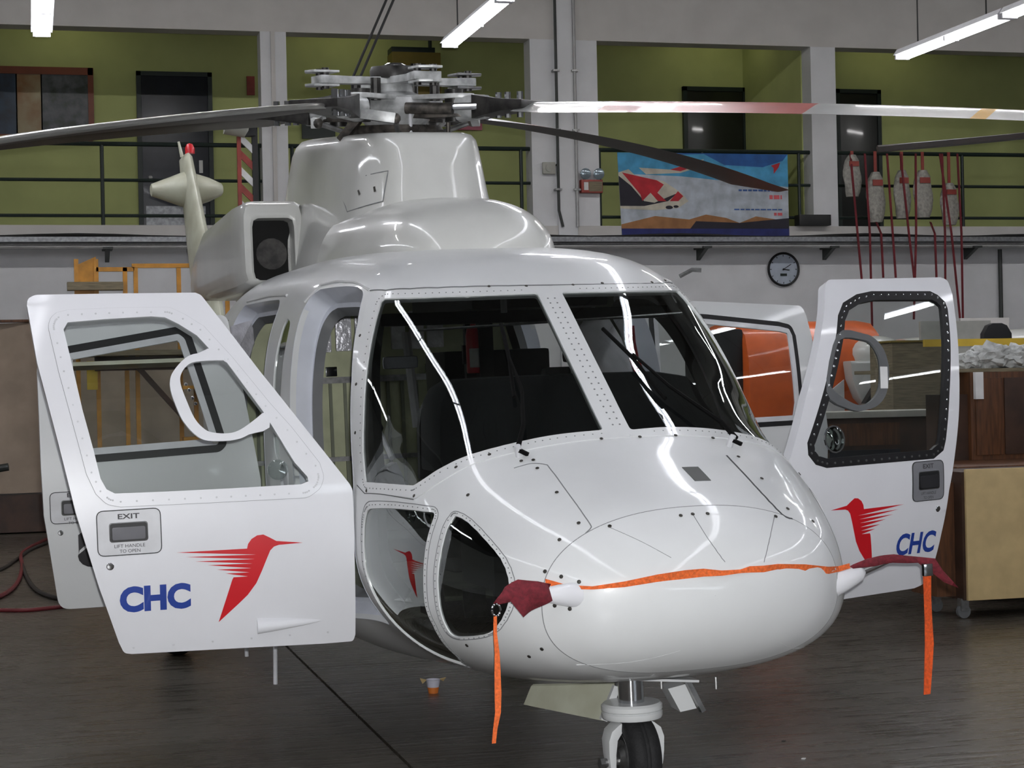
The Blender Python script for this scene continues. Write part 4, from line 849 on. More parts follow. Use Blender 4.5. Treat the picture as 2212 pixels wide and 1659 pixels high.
for x, z0, z1 in ((-.19, 2.1, 2.2), (.42, 2.05, 2.18)): MB().cyl((x, 1.8, z0), (x, 1.8, z1), .016, n=8).build('rail_bracket', 'plate_grey', hel)
B('cabin_floor', (-.78, 1.6, .68), (.78, 5.6, .74), 'interior_grey', hel)
B('nose_bulkhead', (-.60, .80, .68), (.60, .83, 1.30), 'black', hel)
B('cockpit_floor', (-.70, .83, .76), (.70, 1.62, .80), 'black', hel)
for s_ in (-1, 1):
    for k in (0, 1): MB().loft([[Vector((s_ * (.42 + .2 * k) + a * .05, .98 + dy, z)) for a, z in ((-1, .72 + dz), (1, .72 + dz), (1, .76 + dz), (-1, .76 + dz))] for dy, dz in ((0, 0), (.05, .1), (.06, .16))]).build('rudder_pedal', 'dull_metal', hel)
bq = body(np.full(48, 5.2), np.linspace(0, 2 * math.pi, 49)[:-1]); bc_ = np.array([0, 5.2, 1.45]); bq = bc_ + (bq - bc_) * np.array([.95, 1, .955]); bh = MB().prism([tuple(p) for p in bq], (0, .05, 0)).build('cabin_bulkhead', 'green_panel', hel, 0)
for x in np.arange(-.855, .86, .095): B('bulkhead_rib', (x - .01, 5.185, .85), (x + .01, 5.2, 1.80), 'interior_grey', bh)
B('bulkhead_rail', (-.94, 5.17, 1.80), (.94, 5.2, 1.84), 'dull_metal', bh); B('bulkhead_rail', (-.94, 5.17, 1.30), (.94, 5.2, 1.33), 'dull_metal', bh)
for s_ in (1,):
    st_ = MB().box((.28, 2.25, 1.0), (.76, 2.75, 1.12)).build('seat_cushion', 'glare', hel, bevel=.03)
    front_prism('seat_back', [hl(x, y, 1, 2.7) for x, y in ((1245, 850), (1238, 720), (1258, 690), (1312, 684), (1340, 730), (1362, 790), (1372, 850))], 2.68, 2.78, 'plate_grey', bevel=.015); B('seat_shell', (.34, 2.79, 1.1), (.78, 2.88, 1.84), 'seal_grey', hel, .04); B('headrest', (.46, 2.79, 1.86), (.66, 2.86, 1.98), 'glare', hel, .03)
B('seat_cushion', (-.74, 2.3, .92), (-.30, 2.8, 1.04), 'glare', hel, .03)
B('seat_back', (-.74, 2.82, 1.0), (-.30, 2.92, 1.18), 'glare', hel, .03)
B('cabin_divider', (.02, 2.9, .74), (.10, 2.98, 2.3), 'black', hel, .01); B('cabin_divider', (.1, 2.96, .74), (.98, 3.0, 1.7), 'black', hel, .01)
B('avionics_rack', (-.06, 3.3, .74), (.55, 3.7, 1.95), 'black', hel, .02)
for z in (1.55, 1.62, 1.69, 1.76): B('rack_unit', (-.04, 3.285, z), (.3, 3.3, z + .05), 'glare', hel)
MB().cyl((-.27, 3.15, 1.55), (-.31, 3.15, 2.06), .025, n=8).build('cabin_pole', 'plate_grey', hel)
front_prism('chart_case', [hl(x, y, 1, 1.62) for x, y in ((798, 1040), (830, 1012), (858, 998), (872, 1030), (880, 1060), (800, 1060))], 1.62, 1.72, 'plate_grey', bevel=.01); MB().cyl(hl(822, 935, 1, 1.9), hl(846, 990, 1, 1.7), .012, n=8).build('cyclic_stick', 'plate_grey', hel); MB().ball(hl(815, 925, 1, 1.9), .03, 8).build('cyclic_grip', 'black', hel)
B('sun_visor', (-.69, 2.15, 1.86), (-.52, 2.17, 1.92), 'plate_dark', hel, .02)
# quilted silver window blankets hung on the bulkhead
for x0, y0, x1, y1 in ((679, 698, 716, 761), (722, 682, 760, 758), (764, 676, 790, 740), (842, 680, 876, 754), (881, 672, 916, 753), (920, 690, 958, 750)):
    a, b = hl(x0, y0, 1, 5.12), hl(x1, y1, 1, 5.12); o = B('window_blanket', (a.x, 5.10, b.z), (b.x, 5.13, a.z), 'silver_foil', hel, .012)
for x0, y0, x1, y1 in ((703, 793, 728, 813), (918, 785, 941, 804)):
    a, b = hl(x0, y0, 1, 5.16), hl(x1, y1, 1, 5.16); B('latch_plate', (a.x, 5.15, b.z), (b.x, 5.17, a.z), 'chrome', hel, .004)
MB().loft([[hl(x, y, 1, 4.7) + Vector((0, .05 * math.sin(k), 0)) for k, (x, y) in enumerate(((498, 705), (548, 690), (552, 740), (530, 800), (505, 770)))], [hl(x, y, 1, 4.85) for x, y in ((495, 710), (545, 695), (550, 742), (528, 798), (503, 768))]]).build('cabin_blanket', 'silver_foil', hel, 20)
for s_ in (-1, 1): MB().lathe([(.085, 0), (.085, .012), (.07, .02), (.055, .008), (0, .006)], Vector((s_ * 1.02, 2.98, 1.33)), (s_, 0, .0), 20).build('static_port_cover', 'plate_grey', hel)
# ================================================================ THINGS ON AND AROUND THE HELICOPTER
pc = heli_empty('pitot_cover_set', 'burgundy pitot covers joined by an orange strap across the white nose', 'pitot covers')
def cushion(name, px, y0, m, par, th=.028):
    L3 = [hl(x, y, 1, y0) for x, y in px]; lp = [(p.x, p.z) for p in L3]; c = np.array(lp).mean(0)
    def fm_(sg):
        def f(V):
            V = np.asarray(V); d = np.array([min(np.hypot(*(np.array(q) - v)) for q in densify(lp, .02)) for v in V]); b = th * (1 - np.exp(-d / .02)) * sg
            wob = .012 * np.sin(V[:, 0] * 40 + V[:, 1] * 25)
            P = np.stack([V[:, 0], y0 - b + wob, V[:, 1]], -1); N = np.tile(np.array([[0, -1.0 * sg, 0]]), (len(V), 1)); return P, N
        return f
    o = patch(name, lp, fm_(1), m, par, 0, 0, step=.02, near=.006); o2 = patch(name + '_back', lp, fm_(-1), m, par, 0, 0, step=.02, near=.006); return o
cushion('pitot_cover', [(1192, 1262), (1160, 1255), (1120, 1252), (1090, 1268), (1072, 1292), (1066, 1304), (1076, 1306), (1102, 1299), (1130, 1333), (1150, 1320), (1192, 1297), (1186, 1270)], .0, 'burgundy', pc)
cushion('pitot_cover', [(1838, 1224), (1870, 1206), (1930, 1197), (1985, 1203), (2018, 1206), (2035, 1232), (2068, 1270), (2040, 1258), (2010, 1232), (1998, 1226), (1985, 1216), (1930, 1216), (1846, 1229)], .12, 'burgundy', pc)
def streamer(pts, y0, wds, m):
    L3 = [hl(x, y, 1, y0) for x, y in pts]; vs = []
    for i, (p, wd) in enumerate(zip(L3, wds)):
        tw = .25 * math.sin(i * 1.3); a = Vector((math.cos(tw), math.sin(tw), 0))
        for s_, o in ((-1, 0), (1, 0), (1, .004), (-1, .004)): vs.append(p + a * (s_ * wd / 2) + Vector((0, o, 0)))
    n = len(L3); fs = [(4 * i + k, 4 * i + 4 + k, 4 * i + 4 + (k + 1) % 4, 4 * i + (k + 1) % 4) for i in range(n - 1) for k in range(4)] + [(0, 1, 2, 3), tuple(range(4 * n - 1, 4 * n - 5, -1))]
    return MB().add(vs, fs).build('streamer', m, pc, 0)
streamer([(1070, 1332), (1070, 1370), (1074, 1410), (1075, 1450), (1076, 1500), (1076, 1540), (1070, 1575), (1067, 1606)], -.02, [.012, .015, .019, .022, .024, .022, .018, .015], 'orange_web')
streamer([(2003, 1240), (2004, 1290), (2006, 1340), (2008, 1390), (2006, 1440), (2003, 1500)], .1, [.036, .038, .036, .036, .032, .03], 'orange_dark_web')
p = hl(1072, 1318, 1, -.01); MB().tube([p + Vector((.016 * math.cos(a), 0, .022 * math.sin(a))) for a in np.linspace(0, 2 * math.pi, 17)], .004, 6).build('snap_ring', 'chrome', pc)
p = hl(2003, 1228, 1, .1); MB().box((p.x - .02, p.y - .01, p.z - .03), (p.x + .02, p.y + .01, p.z + .02)).build('buckle', 'chrome', pc, bevel=.004)
STR = [[0.149, 2.876], [0.094, 2.905], [0.047, 2.898], [0.005, 2.801], [-0.022, 2.566], [-0.033, 2.206], [-0.037, 1.314], [-0.031, 0.736], [-0.007, 0.511], [0.035, 0.32], [0.105, 0.177], [0.201, 0.13]]
px = [(1178, 1256), (1200, 1263), (1225, 1268), (1280, 1270), (1350, 1262), (1420, 1249), (1480, 1241), (1520, 1237), (1560, 1238), (1600, 1234), (1620, 1230), (1650, 1229), (1680, 1224), (1740, 1226), (1790, 1232), (1812, 1229), (1836, 1222)]
P, N = bmap(np.array(dom(STR))); key = [HM @ Vector(p) for p in P]
def strap_pt(x, y):   # the nearest point of the nose skin under the strap, found along the line of sight
    best = None
    o = HMI @ Vector((0, 0, EYE)); d = (HMI.to_3x3() @ ray(x, y)); 
    lo, hi = 5.5, 8.2; prev = None
    for t in np.linspace(lo, hi, 400):
        q = o + d * float(t); W_, zt, zb, zc, nu, nl = [float(f(max(q.y, -.05))) for f in fB]
        if q.y > -.049:
            H = (zt - zc) if q.z > zc else (zc - zb); n = nu if q.z > zc else nl; v = abs(q.x / max(W_, 1e-4)) ** n + abs((q.z - zc) / max(H, 1e-4)) ** n
            if v < 1: return q
    return None
pts = []
for x, y in px:
    q = strap_pt(x, y)
    if q is None: q = hl(x, y, 1, .1 if x < 1300 else .2)
    pts.append(q)
wd = [.02, .024, .016, .012, .022, .03, .034, .03, .02, .014, .024, .026, .022, .026, .028, .022, .02]; vs = []
for i, (q, w_) in enumerate(zip(pts, wd)):
    toc = ((HMI @ Vector((0, 0, EYE))) - q).normalized(); q = q + toc * .012; tw = .5 * math.sin(i * .9); a = Vector((0, math.sin(tw) * .6, 1)).normalized()
    for s_, o in ((-1, 0), (1, 0), (1, -.004), (-1, -.004)): vs.append(q + a * (s_ * w_ / 2) + toc * o)
n = len(pts); fs = [(4 * i + k, 4 * i + 4 + k, 4 * i + 4 + (k + 1) % 4, 4 * i + (k + 1) % 4) for i in range(n - 1) for k in range(4)] + [(0, 1, 2, 3), tuple(range(4 * n - 1, 4 * n - 5, -1))]
MB().add(vs, fs).build('strap', 'orange_web', pc, 0)
# red tag hanging in the cockpit
rt_ = heli_empty('warning_streamer', 'red lettered warning streamer hanging behind the right windshield pane', 'streamer')
def strip(name, pts2, wds, m, y0):
    L3 = [hl(x, y, 1, y0) for x, y in pts2]; vs = []
    for i, p in enumerate(L3):
        d = (L3[min(i + 1, len(L3) - 1)] - L3[max(i - 1, 0)]).normalized(); a = Vector((d.z, 0, -d.x)).normalized()
        for s_, o in ((-1, 0), (1, 0), (1, .004), (-1, .004)): vs.append(p + a * (s_ * wds[i] / 2) + Vector((0, o, 0)))
    n = len(L3); fs = [(4 * i + k, 4 * i + 4 + k, 4 * i + 4 + (k + 1) % 4, 4 * i + (k + 1) % 4) for i in range(n - 1) for k in range(4)] + [(0, 1, 2, 3), tuple(range(4 * n - 1, 4 * n - 5, -1))]
    MB().add(vs, fs).build(name, m, rt_, 0); return L3
strip('webbing_loop', [(1352, 668), (1354, 690), (1356, 706)], [.022, .026, .028], 'orange_dark_web', 1.95)
RB = [(1360, 704), (1363, 740), (1370, 775), (1382, 805), (1400, 835), (1425, 862)]
L3 = strip('red_ribbon', RB, [.05, .05, .05, .048, .04, .02], 'red_web', 1.95)
acc = [0]
for i in range(1, len(L3)): acc.append(acc[-1] + (L3[i] - L3[i - 1]).length)
def rplace(V):
    out = []
    for a, b in V:
        s_ = .03 + a * (acc[-1] * .72); i = max(j for j in range(len(acc) - 1) if acc[j] <= s_); f = (s_ - acc[i]) / (acc[i + 1] - acc[i]); p = L3[i].lerp(L3[i + 1], f); d = (L3[i + 1] - L3[i]).normalized(); q = Vector((-d.z, 0, d.x)); q = q if q.x > 0 else -q
        out.append(p + q * ((b - .5) * .022) + Vector((0, -.003, 0)))
    return out
decal_text('lettering', 'A/B IGB/NNT', rplace, 'print_white', rt_, .01)
# fire extinguisher on the cabin post
fe0 = hl(1026, 806, 1, 2.95); fe = heli_empty('fire_extinguisher', 'red fire extinguisher with white label standing behind the windshield', 'fire extinguisher')
MB().lathe([(0, 0), (.04, 0), (.043, .01), (.043, .20), (.036, .235), (.016, .25), (.014, .27)], fe0, (0, 0, 1), 18).build('cylinder', 'red_paint', fe, 40)
MB().box(fe0 + Vector((-.025, -.02, .27)), fe0 + Vector((.025, .02, .29))).cyl(fe0 + Vector((0, 0, .25)), fe0 + Vector((0, 0, .29)), .014, n=8).build('valve', 'red_paint', fe)
MB().add([fe0 + Vector((.0437 * math.sin(a), -.0437 * math.cos(a), z)) for z in (.03, .13) for a in np.linspace(-.9, .9, 9)], [(i, i + 1, i + 10, i + 9) for i in range(8)]).build('paper_label', 'print_white', fe, 60)
B('bracket', fe0 + Vector((-.05, .035, .05)), fe0 + Vector((.05, .06, .15)), 'black', fe); B('mount_post', fe0 + Vector((-.03, .05, -.9)), fe0 + Vector((.03, .09, .3)), 'black', fe)
# paper cup on the floor
cp = on_z(936, 1497, 0); cu = empty('paper_cup', cp, 0, 'small white and orange paper cup standing on the dark floor', 'cup')
MB().lathe([(.028, .0), (.034, .035)], (0, 0, 0), (0, 0, 1), 18).build('lower_band', 'cup_orange', cu, 60); MB().lathe([(.034, .035), (.041, .075), (.043, .078), (.040, .079), (.03, .05)], (0, 0, 0), (0, 0, 1), 18).build('upper_band', 'cup_paper', cu, 60)
for a in (0.1, 3.2): MB().prism([(.038 * math.cos(a), .038 * math.sin(a), .076), (.075 * math.cos(a - .2), .075 * math.sin(a - .2), .085), (.07 * math.cos(a + .25), .07 * math.sin(a + .25), .06)], (0, 0, .003)).build('paper_wing', 'cream_board', cu, 0)
# crumbs of paper on the floor
for x, y, m, l in ((1736, 1640, 'print_white', 'tiny white scrap of paper on the floor near the bottom edge'), (1693, 1602, 'black', 'small dark leaf-like scrap on the floor below the nose')):
    q = on_z(x, y, 0); tag(MB().prism([q + Vector(v) for v in ((-.012, 0, .001), (0, -.012, .001), (.013, .003, .001), (.002, .012, .001))], (0, 0, .004)).build('scrap', m, None, 0), l, 'scrap')
# hoses at the left
def hose(ptpx, r, m, label):
    q = [on_z(x, y, r) for x, y in ptpx]; pts = [tuple(p) for p in catm3(q)]
    tag(MB().tube(pts, r, 8).build('hose', m), label, 'hose')
def catm3(P, per=6):
    out = []; P = [P[0]] + list(P) + [P[-1]]
    for i in range(1, len(P) - 2):
        a, b, c, d = P[i - 1], P[i], P[i + 1], P[i + 2]
        for k in range(per):
            t = k / per; out.append(.5 * (2 * b + (c - a) * t + (2 * a - 5 * b + 4 * c - d) * t * t + (3 * b - a - 3 * c + d) * t ** 3))
    out.append(P[-2]); return out
hose([(-60, 1240), (0, 1230), (40, 1205), (70, 1185), (130, 1163), (200, 1150)], .017, 'hose_dark', 'black air hose curling across the floor at the left edge')
hose([(-60, 1305), (0, 1288), (35, 1262), (48, 1225), (45, 1200), (60, 1185), (100, 1165)], .02, 'hose_red', 'dark red hose crossing the black hose on the floor')
hose([(48, 1220), (60, 1250), (80, 1275), (115, 1290), (160, 1296)], .02, 'hose_dark', 'dark hose end looping towards the cabin door')
hose([(-60, 1318), (0, 1318), (60, 1318), (130, 1311), (220, 1304)], .016, 'hose_red', 'straight dark red hose lying parallel to the floor joint')
hose([(-60, 1112), (0, 1117), (60, 1120), (120, 1117)], .016, 'hose_dark', 'thin dark hose along the foot of the tarp')
# tall tarp-covered rack at the left
tp = empty('tarp_covered_rack', (.4, 24.8, 0), 0, 'tall rack covered with a beige tarp on a brown base, left edge', 'rack')
vs = []; fs = []; nx, nz = 60, 14
for j in range(nz + 1):
    for i in range(nx + 1):
        x = -3.2 + 5.3 * i / nx; z = .52 + 2.2 * j / nz; vs.append((x, -.35 - .05 * math.sin(x * 4.1 + z) - .03 * math.sin(x * 9 + 2 * z) * (1 - j / nz), z + (.03 * math.sin(x * 2) if j == nz else 0)))
for j in range(nz):
    for i in range(nx): a = j * (nx + 1) + i; fs.append((a, a + 1, a + nx + 2, a + nx + 1))
n0 = len(vs)
for i in range(nx + 1): vs.append((-3.2 + 5.3 * i / nx, .6, 2.72))
for i in range(nx): a = nz * (nx + 1) + i; fs.append((a, a + 1, n0 + i + 1, n0 + i))
MB().add(vs, fs).build('tarp', 'tarp', tp, 60)
MB().box((-3.2, -.30, 0.02), (2.1, .6, .5)).build('base', 'dark_brown', tp); B('top_edge', (-3.22, -.42, 2.70), (2.12, -.30, 2.735), 'brown_wood', tp, .01)
for x in (-3.0, -1.0, .8, 1.95): B('frame_post', (x, .0, .5), (x + .08, .1, 2.7), 'dark_brown', tp)
q = on_y(8, 1012, 24.2); tag(MB().cyl((q.x - .5, 24.2, q.z - .06), (q.x + .06, 24.15, q.z + .02), .05, n=10).build('tube_end', 'bracket_dark'), 'dark tube end poking in at the left edge before the tarp', 'tube')
# yellow work stand
ws = empty('work_stand', (1.3, 22, 0), 0, 'ochre yellow maintenance stand with guard rails behind the left doors', 'work stand')
def sx(px, py=600): return on_y(px, py, 22).x - 1.3
zt = on_y(300, 578, 22).z
for px in (165, 208, 270, 293, 386, 418, 490): MB().bar((sx(px), 0, .0), (sx(px), 0, zt + (.1 if px < 220 else 0)), .05, .05).build('post', 'ochre', ws, 0)
for a, b, z in ((208, 290, zt - .02), (285, 500, zt + .02), (165, 500, zt - .75), (165, 500, 1.0)): MB().bar((sx(a), 0, z), (sx(b), 0, z), .05, .05).build('guard_rail', 'ochre', ws, 0)
MB().prism([(sx(165), -.01, 2.4), (sx(208), .0, 2.4), (sx(208), .0, zt + .13), (sx(165), -.01, zt + .03)], (0, .04, 0)).build('side_board', 'ochre', ws, 0)
q0, q1 = on_y(145, 628, 22), on_y(265, 610, 22); B('plank', (q0.x - 1.3, -.15, q0.z), (q1.x - 1.3, .05, q1.z), 'wood_plank', ws)
B('deck', (sx(165), -.3, 2.2), (sx(500), .5, 2.26), 'wood_plank', ws)
for z in (.6, 1.2, 1.8): B('tread', (sx(386), -.25, z), (sx(490), .1, z + .04), 'ochre', ws)
B('yellow_board', (sx(183), -.08, on_y(195, 842, 22).z), (sx(206), -.03, on_y(195, 780, 22).z), 'yellow_paint', ws); B('dark_rail', (sx(200), -.1, on_y(300, 800, 22).z), (sx(420), -.04, on_y(300, 770, 22).z), 'dark_brown', ws)  # small board in plain yellow paint, and a dark rail
MB().bar((sx(290), -.09, on_y(290, 790, 22).z), (sx(440), -.09, on_y(440, 960, 22).z), .08, .06).build('brace', 'dark_brown', ws, 0)
# red hoist mast with hazard stripes
hm = empty('hoist_mast', (2.31, 20, 0), 0, 'slim red and white striped hoist mast behind the engine intake', 'hoist')
B('post', (-.10, -.03, 0), (-.06, .03, 4.5), 'mast_red', hm); B('post', (.06, -.03, 0), (.12, .03, 4.6), 'cable_black', hm)
for k in range(24):
    z = .3 + k * .18; MB().prism([(-.06, -.02, z), (.06, -.02, z - .12), (.06, -.02, z - .03), (-.06, -.02, z + .09)], (0, .03, 0)).build('stripe', 'mast_red' if k % 2 == 0 else 'print_white', hm, 0)
B('foot', (-.3, -.3, 0), (.3, .3, .05), 'mast_red', hm, .01); B('motor', (-.05, -.06, 4.5), (.1, .06, 4.75), 'black', hm, .02)
q = on_y(510, 272, 19.9); MB().lathe([(.0, -.14), (.09, -.12), (.13, .10), (.0, .14)], Vector((q.x - 2.31, -.1, q.z)), (-1, 0, .35), 16).build('hood', 'grey_box', hm)
B('panel', (-.13, -.06, 2.2), (.02, -.02, 3.6), 'mast_red', hm)
# hoist cable above the rotor
a, b = on_y(842, -40, 14), on_y(762, 168, 14); hc = empty('hoist_cable', b, 0, 'pair of dark cables hanging down to the rotor head', 'cable')
for o in (0, .055): MB().cyl((o, 0, 0), (a.x - b.x + o + .6, 0, (a.z - b.z) + 1.25), .011, n=6).build('cable', 'cable_black', hc)
# second helicopter, orange and white, parked behind on the right
oh = empty('parked_helicopter', (8.6, 19.3, 0), 0, 'orange and white helicopter parked behind the open right doors', 'helicopter')
def oring(x, zc, h_, hw, n=4): 
    out = []
    for k in range(24):
        t = 2 * math.pi * k / 24; c, s = math.cos(t), math.sin(t); r = (abs(c) ** n + abs(s) ** n) ** (-1 / n); out.append((x, hw * r * c, zc + h_ * r * s))
    return out
MB().loft([oring(-1.15, 1.45, .92, .70), oring(-1.13, 1.45, .95, .74), oring(.35, 1.45, .96, .74), oring(.45, 1.45, .94, .72)]).build('cabin', 'orange_paint', oh, 40)
MB().loft([oring(.45, 1.40, .90, .70, 3), oring(.85, 1.35, .80, .62, 3), oring(1.25, 1.2, .55, .5, 2.5), oring(1.5, 1.1, .25, .3, 2.2), oring(1.55, 1.1, .05, .1, 2)]).build('nose', 'orange_paint', oh, 40)
MB().ball((.40, -.62, 2.02), .33, 20, (1, 1, .62)).build('engine_cowl', 'cowl_white', oh, 60)
MB().loft([[(.30 + w2 * x, -.72 + .2 * y, z) for x, y in ((-1, -1), (.6, -1.2), (1, -.6), (1, 1), (-1, 1))] for w2, z in ((.12, 1.42), (.24, 1.55), (.32, 1.75), (.34, 1.95))]).build('cowl_scoop', 'cowl_white', oh, 60, bevel=.03)
q0, q1, q2 = on_y(1868, 872, 18.2) - oh.location, on_y(1912, 870, 18.2) - oh.location, on_y(1896, 826, 18.2) - oh.location
MB().prism([q0, q1, q2], (0, .1, 0)).build('cowl_opening', 'void', oh, 0)
B('white_panel', (-1.16, -.77, .6), (.46, -.745, .95), 'print_white', oh)
MB().prism([(-.55, -.75, 1.38), (-.05, -.75, 1.38), (-.05, -.75, 1.75)], (0, -.02, 0)).build('white_corner', 'print_white', oh, 0)
B('door_opening', (-1.42, -.6, 1.0), (-1.14, .5, 2.32), 'black', oh, .04)
for x in (-.7, .7): MB().lathe([(.05, -.08), (.18, -.09), (.22, -.05), (.22, .05), (.18, .09), (.05, .08)], (x, -.5, .22), (0, 1, 0), 24).build('wheel', 'tyre', oh, 50); MB().cyl((x, -.5, .22), (x, -.4, .7), .04, n=10).build('strut', 'dull_metal', oh)
bp0, bp1 = on_y(1895, 318, 17.5), on_y(2212, 291, 17.5); dirb = (bp1 - bp0).normalized(); mb = MB()
rings = []
for f in np.linspace(0, 5.5, 16):
    c = bp0 + dirb * float(f) + Vector((0, f * .08, .006 * f * f)) - oh.location; ch = .06 + .26 * min(1, f / .5); rings.append([c + Vector((0, -ch / 2, -.05)), c + Vector((0, 0, -.055)), c + Vector((0, ch / 2, 0)), c + Vector((0, 0, .02)), c + Vector((0, -ch / 2, .0))])
mb.loft(rings).build('rotor_blade', 'blade_dark', oh, 40)
c = rings[-1][1]; MB().cyl((c[0], c[1], 2.3), (c[0], c[1], c[2] + .15), .08, n=12).build('rotor_mast', 'dull_metal', oh)
MB().loft([oring(1.0, 1.9, .3, .35, 2.5), oring(c[0] + .4, 2.2, .3, .4, 3)]).build('roof_cowl', 'cowl_white', oh, 40)
# workbench, cart and clutter at the right
ct = empty('rolling_cart', (7.35, 12.4, 0), 0, 'cream fronted rolling cart on castors under the brown worktop', 'cart')
q0, q1 = on_y(2092, 1298, 12.1), on_y(2092, 1014, 12.1)
B('front_board', (q0.x - 7.35, -.30, q0.z), (.9, -.27, q1.z), 'cream_board', ct, .004); B('body', (q0.x - 7.35 - .02, -.27, q0.z), (.9, .25, q1.z - .02), 'dark_brown', ct)
B('side_board', (q0.x - 7.35 - .17, -.15, q0.z + .02), (q0.x - 7.35 - .02, .25, q1.z - .1), 'brown_wood', ct)
for x, y in ((q0.x - 7.35, -.22), (.8, -.22), (q0.x - 7.35, .2), (.8, .2)):
    MB().lathe([(.0, -.018), (.05, -.018), (.052, 0), (.05, .018), (0, .018)], (x, y, .052), (0, 1, 0), 16).build('castor_wheel', 'seal_grey', ct); MB().box((x - .03, y - .03, .06), (x + .03, y + .03, q0.z + .01)).build('castor_fork', 'dull_metal', ct)
wt = empty('workbench', (7.6, 13.4, 0), 0, 'dark brown wooden workbench with cupboards at the right edge', 'workbench')
zt0 = on_y(2150, 1003, 12.9).z
B('worktop', (on_y(2040, 1003, 12.9).x - 7.6, -.7, zt0 - .05), (1.6, .7, zt0), 'brown_wood', wt, .006)
zt1 = on_y(2150, 803, 13.6).z; xl = on_y(2075, 900, 13.6).x - 7.6
B('cupboard', (xl + .12, .25, zt0), (1.6, .7, zt1), 'brown_wood', wt, .006); B('cupboard_door', (xl + .16, .235, zt0 + .04), (xl + .40, .25, zt1 - .05), 'brown_wood', wt, .004); B('cupboard_door', (xl + .42, .235, zt0 + .04), (1.0, .25, zt1 - .05), 'dark_brown', wt, .004)
B('end_panel', (xl - .05, .3, zt0), (xl + .12, .7, zt1 - .18), 'dark_brown', wt); B('pale_strip', (on_y(2108, 850, 13.6).x - 7.6, .2, on_y(2118, 862, 13.6).z), (on_y(2125, 850, 13.6).x - 7.6, .24, zt1), 'print_white', wt)
B('pedestal', (-.5, -.3, 0), (1.5, .6, zt0 - .05), 'dark_brown', wt)
B('shelf_board', (xl - .6, .3, zt1), (1.6, .9, zt1 + .03), 'wood_plank', wt, .004); B('yellow_rail', (xl - .1, .6, zt1 + .22), (1.6, .63, zt1 + .28), 'yellow_paint', wt)
random.seed(3)
for k, (px, py, s_, l) in enumerate(((2140, 770, .13, 'crumpled clear plastic bag in the middle of the bench shelf'), (2098, 778, .09, 'small clear plastic bag at the left end of the bench shelf'), (2195, 772, .12, 'clear plastic bag at the right end of the bench shelf'))):
    q = on_y(px, py, 13.75); bm = bmesh.new(); bmesh.ops.create_icosphere(bm, subdivisions=3, radius=1)
    for v in bm.verts:
        r = 1 + .22 * math.sin(v.co.x * 7 + k) * math.sin(v.co.y * 6) + .15 * math.sin(v.co.z * 9 + v.co.x * 5); v.co = Vector((v.co.x * 1.3, v.co.y * .8, v.co.z * .8)) * r * s_
    me = bpy.data.meshes.new('plastic_bag'); bm.to_mesh(me); bm.free(); me.materials.append(MATS['plastic_bag']); o = link(bpy.data.objects.new('plastic_bag', me)); o.location = (q.x, 13.75, zt1 + .03 + s_ * .80); tag(o, l, 'bag')
q = on_y(2152, 745, 16); ch = empty('office_chair', (q.x, 16, 0), 0, 'black padded chair whose rounded back shows above the bench', 'chair')
zt2 = on_y(2152, 698, 16).z
MB().loft([[(x * w2, .04 * d, z) for x, d in ((-1, -1), (1, -1), (1, 1), (-1, 1))] for w2, z in ((.14, zt2 - .75), (.16, zt2 - .5), (.15, zt2 - .1), (.10, zt2 - .02), (.05, zt2))]).build('backrest', 'black', ch, 40, bevel=.02)
B('seat', (-.22, -.45, zt2 - .85), (.22, .02, zt2 - .76), 'black', ch, .03); MB().cyl((0, -.2, .06), (0, -.2, zt2 - .85), .035, n=10).build('column', 'dull_metal', ch)
for k in range(5): MB().bar((0, -.2, .1), (.28 * math.cos(k * 1.257), -.2 + .28 * math.sin(k * 1.257), .04), .05, .05).build('base_arm', 'black', ch)
q0, q1 = on_y(1990, 745, 18), on_y(2140, 692, 18); tag(B('whiteboard_panel', (q0.x, 18, .0), (q1.x, 18.05, q1.z), 'grey_box', None, .005), 'pale grey panel standing behind the bench clutter', 'panel')
q0, q1 = on_y(2075, 698, 22), on_y(2180, 686, 22); tag(B('notice_strip', (q0.x, 22, .0), (q1.x, 22.05, q1.z), 'wall_white', None, .005), 'low white partition with a red ring mark near the dark pipe', 'partition')
q0, q1 = on_y(1930, 885, 16.5), on_y(2062, 738, 16.5); sc_ = empty('storage_cabinet', (q0.x, 16.5, 0), 0, 'olive grey cabinet seen through the right cockpit door window', 'cabinet')
B('body', (0, 0, .9), (q1.x - q0.x, .5, q1.z), 'wood_plank', sc_, .01); B('plinth', (.03, .03, 0), (q1.x - q0.x - .03, .47, .9), 'dark_brown', sc_); B('top_board', (-.02, -.02, q1.z), (q1.x - q0.x + .02, .52, q1.z + .02), 'olive_box', sc_, .004)
q0, q1 = on_y(1772, 905, 15.3), on_y(2060, 884, 15.3); db = empty('packing_bench', (q0.x, 15.3, 0), 0, 'low dark bench with pale edge seen through the right cockpit door window', 'bench')
B('top', (0, 0, q0.z), (q1.x - q0.x, .6, q1.z), 'grey_box', db, .004); B('front', (.02, .04, .05), (q1.x - q0.x - .02, .58, q0.z), 'dark_brown', db); B('drawer', (.1, .03, q0.z - .25), ((q1.x - q0.x) * .6, .04, q0.z - .05), 'brown_wood', db); B('drawer', (.1, .03, q0.z - .50), ((q1.x - q0.x) * .6, .04, q0.z - .29), 'door_blue', db)
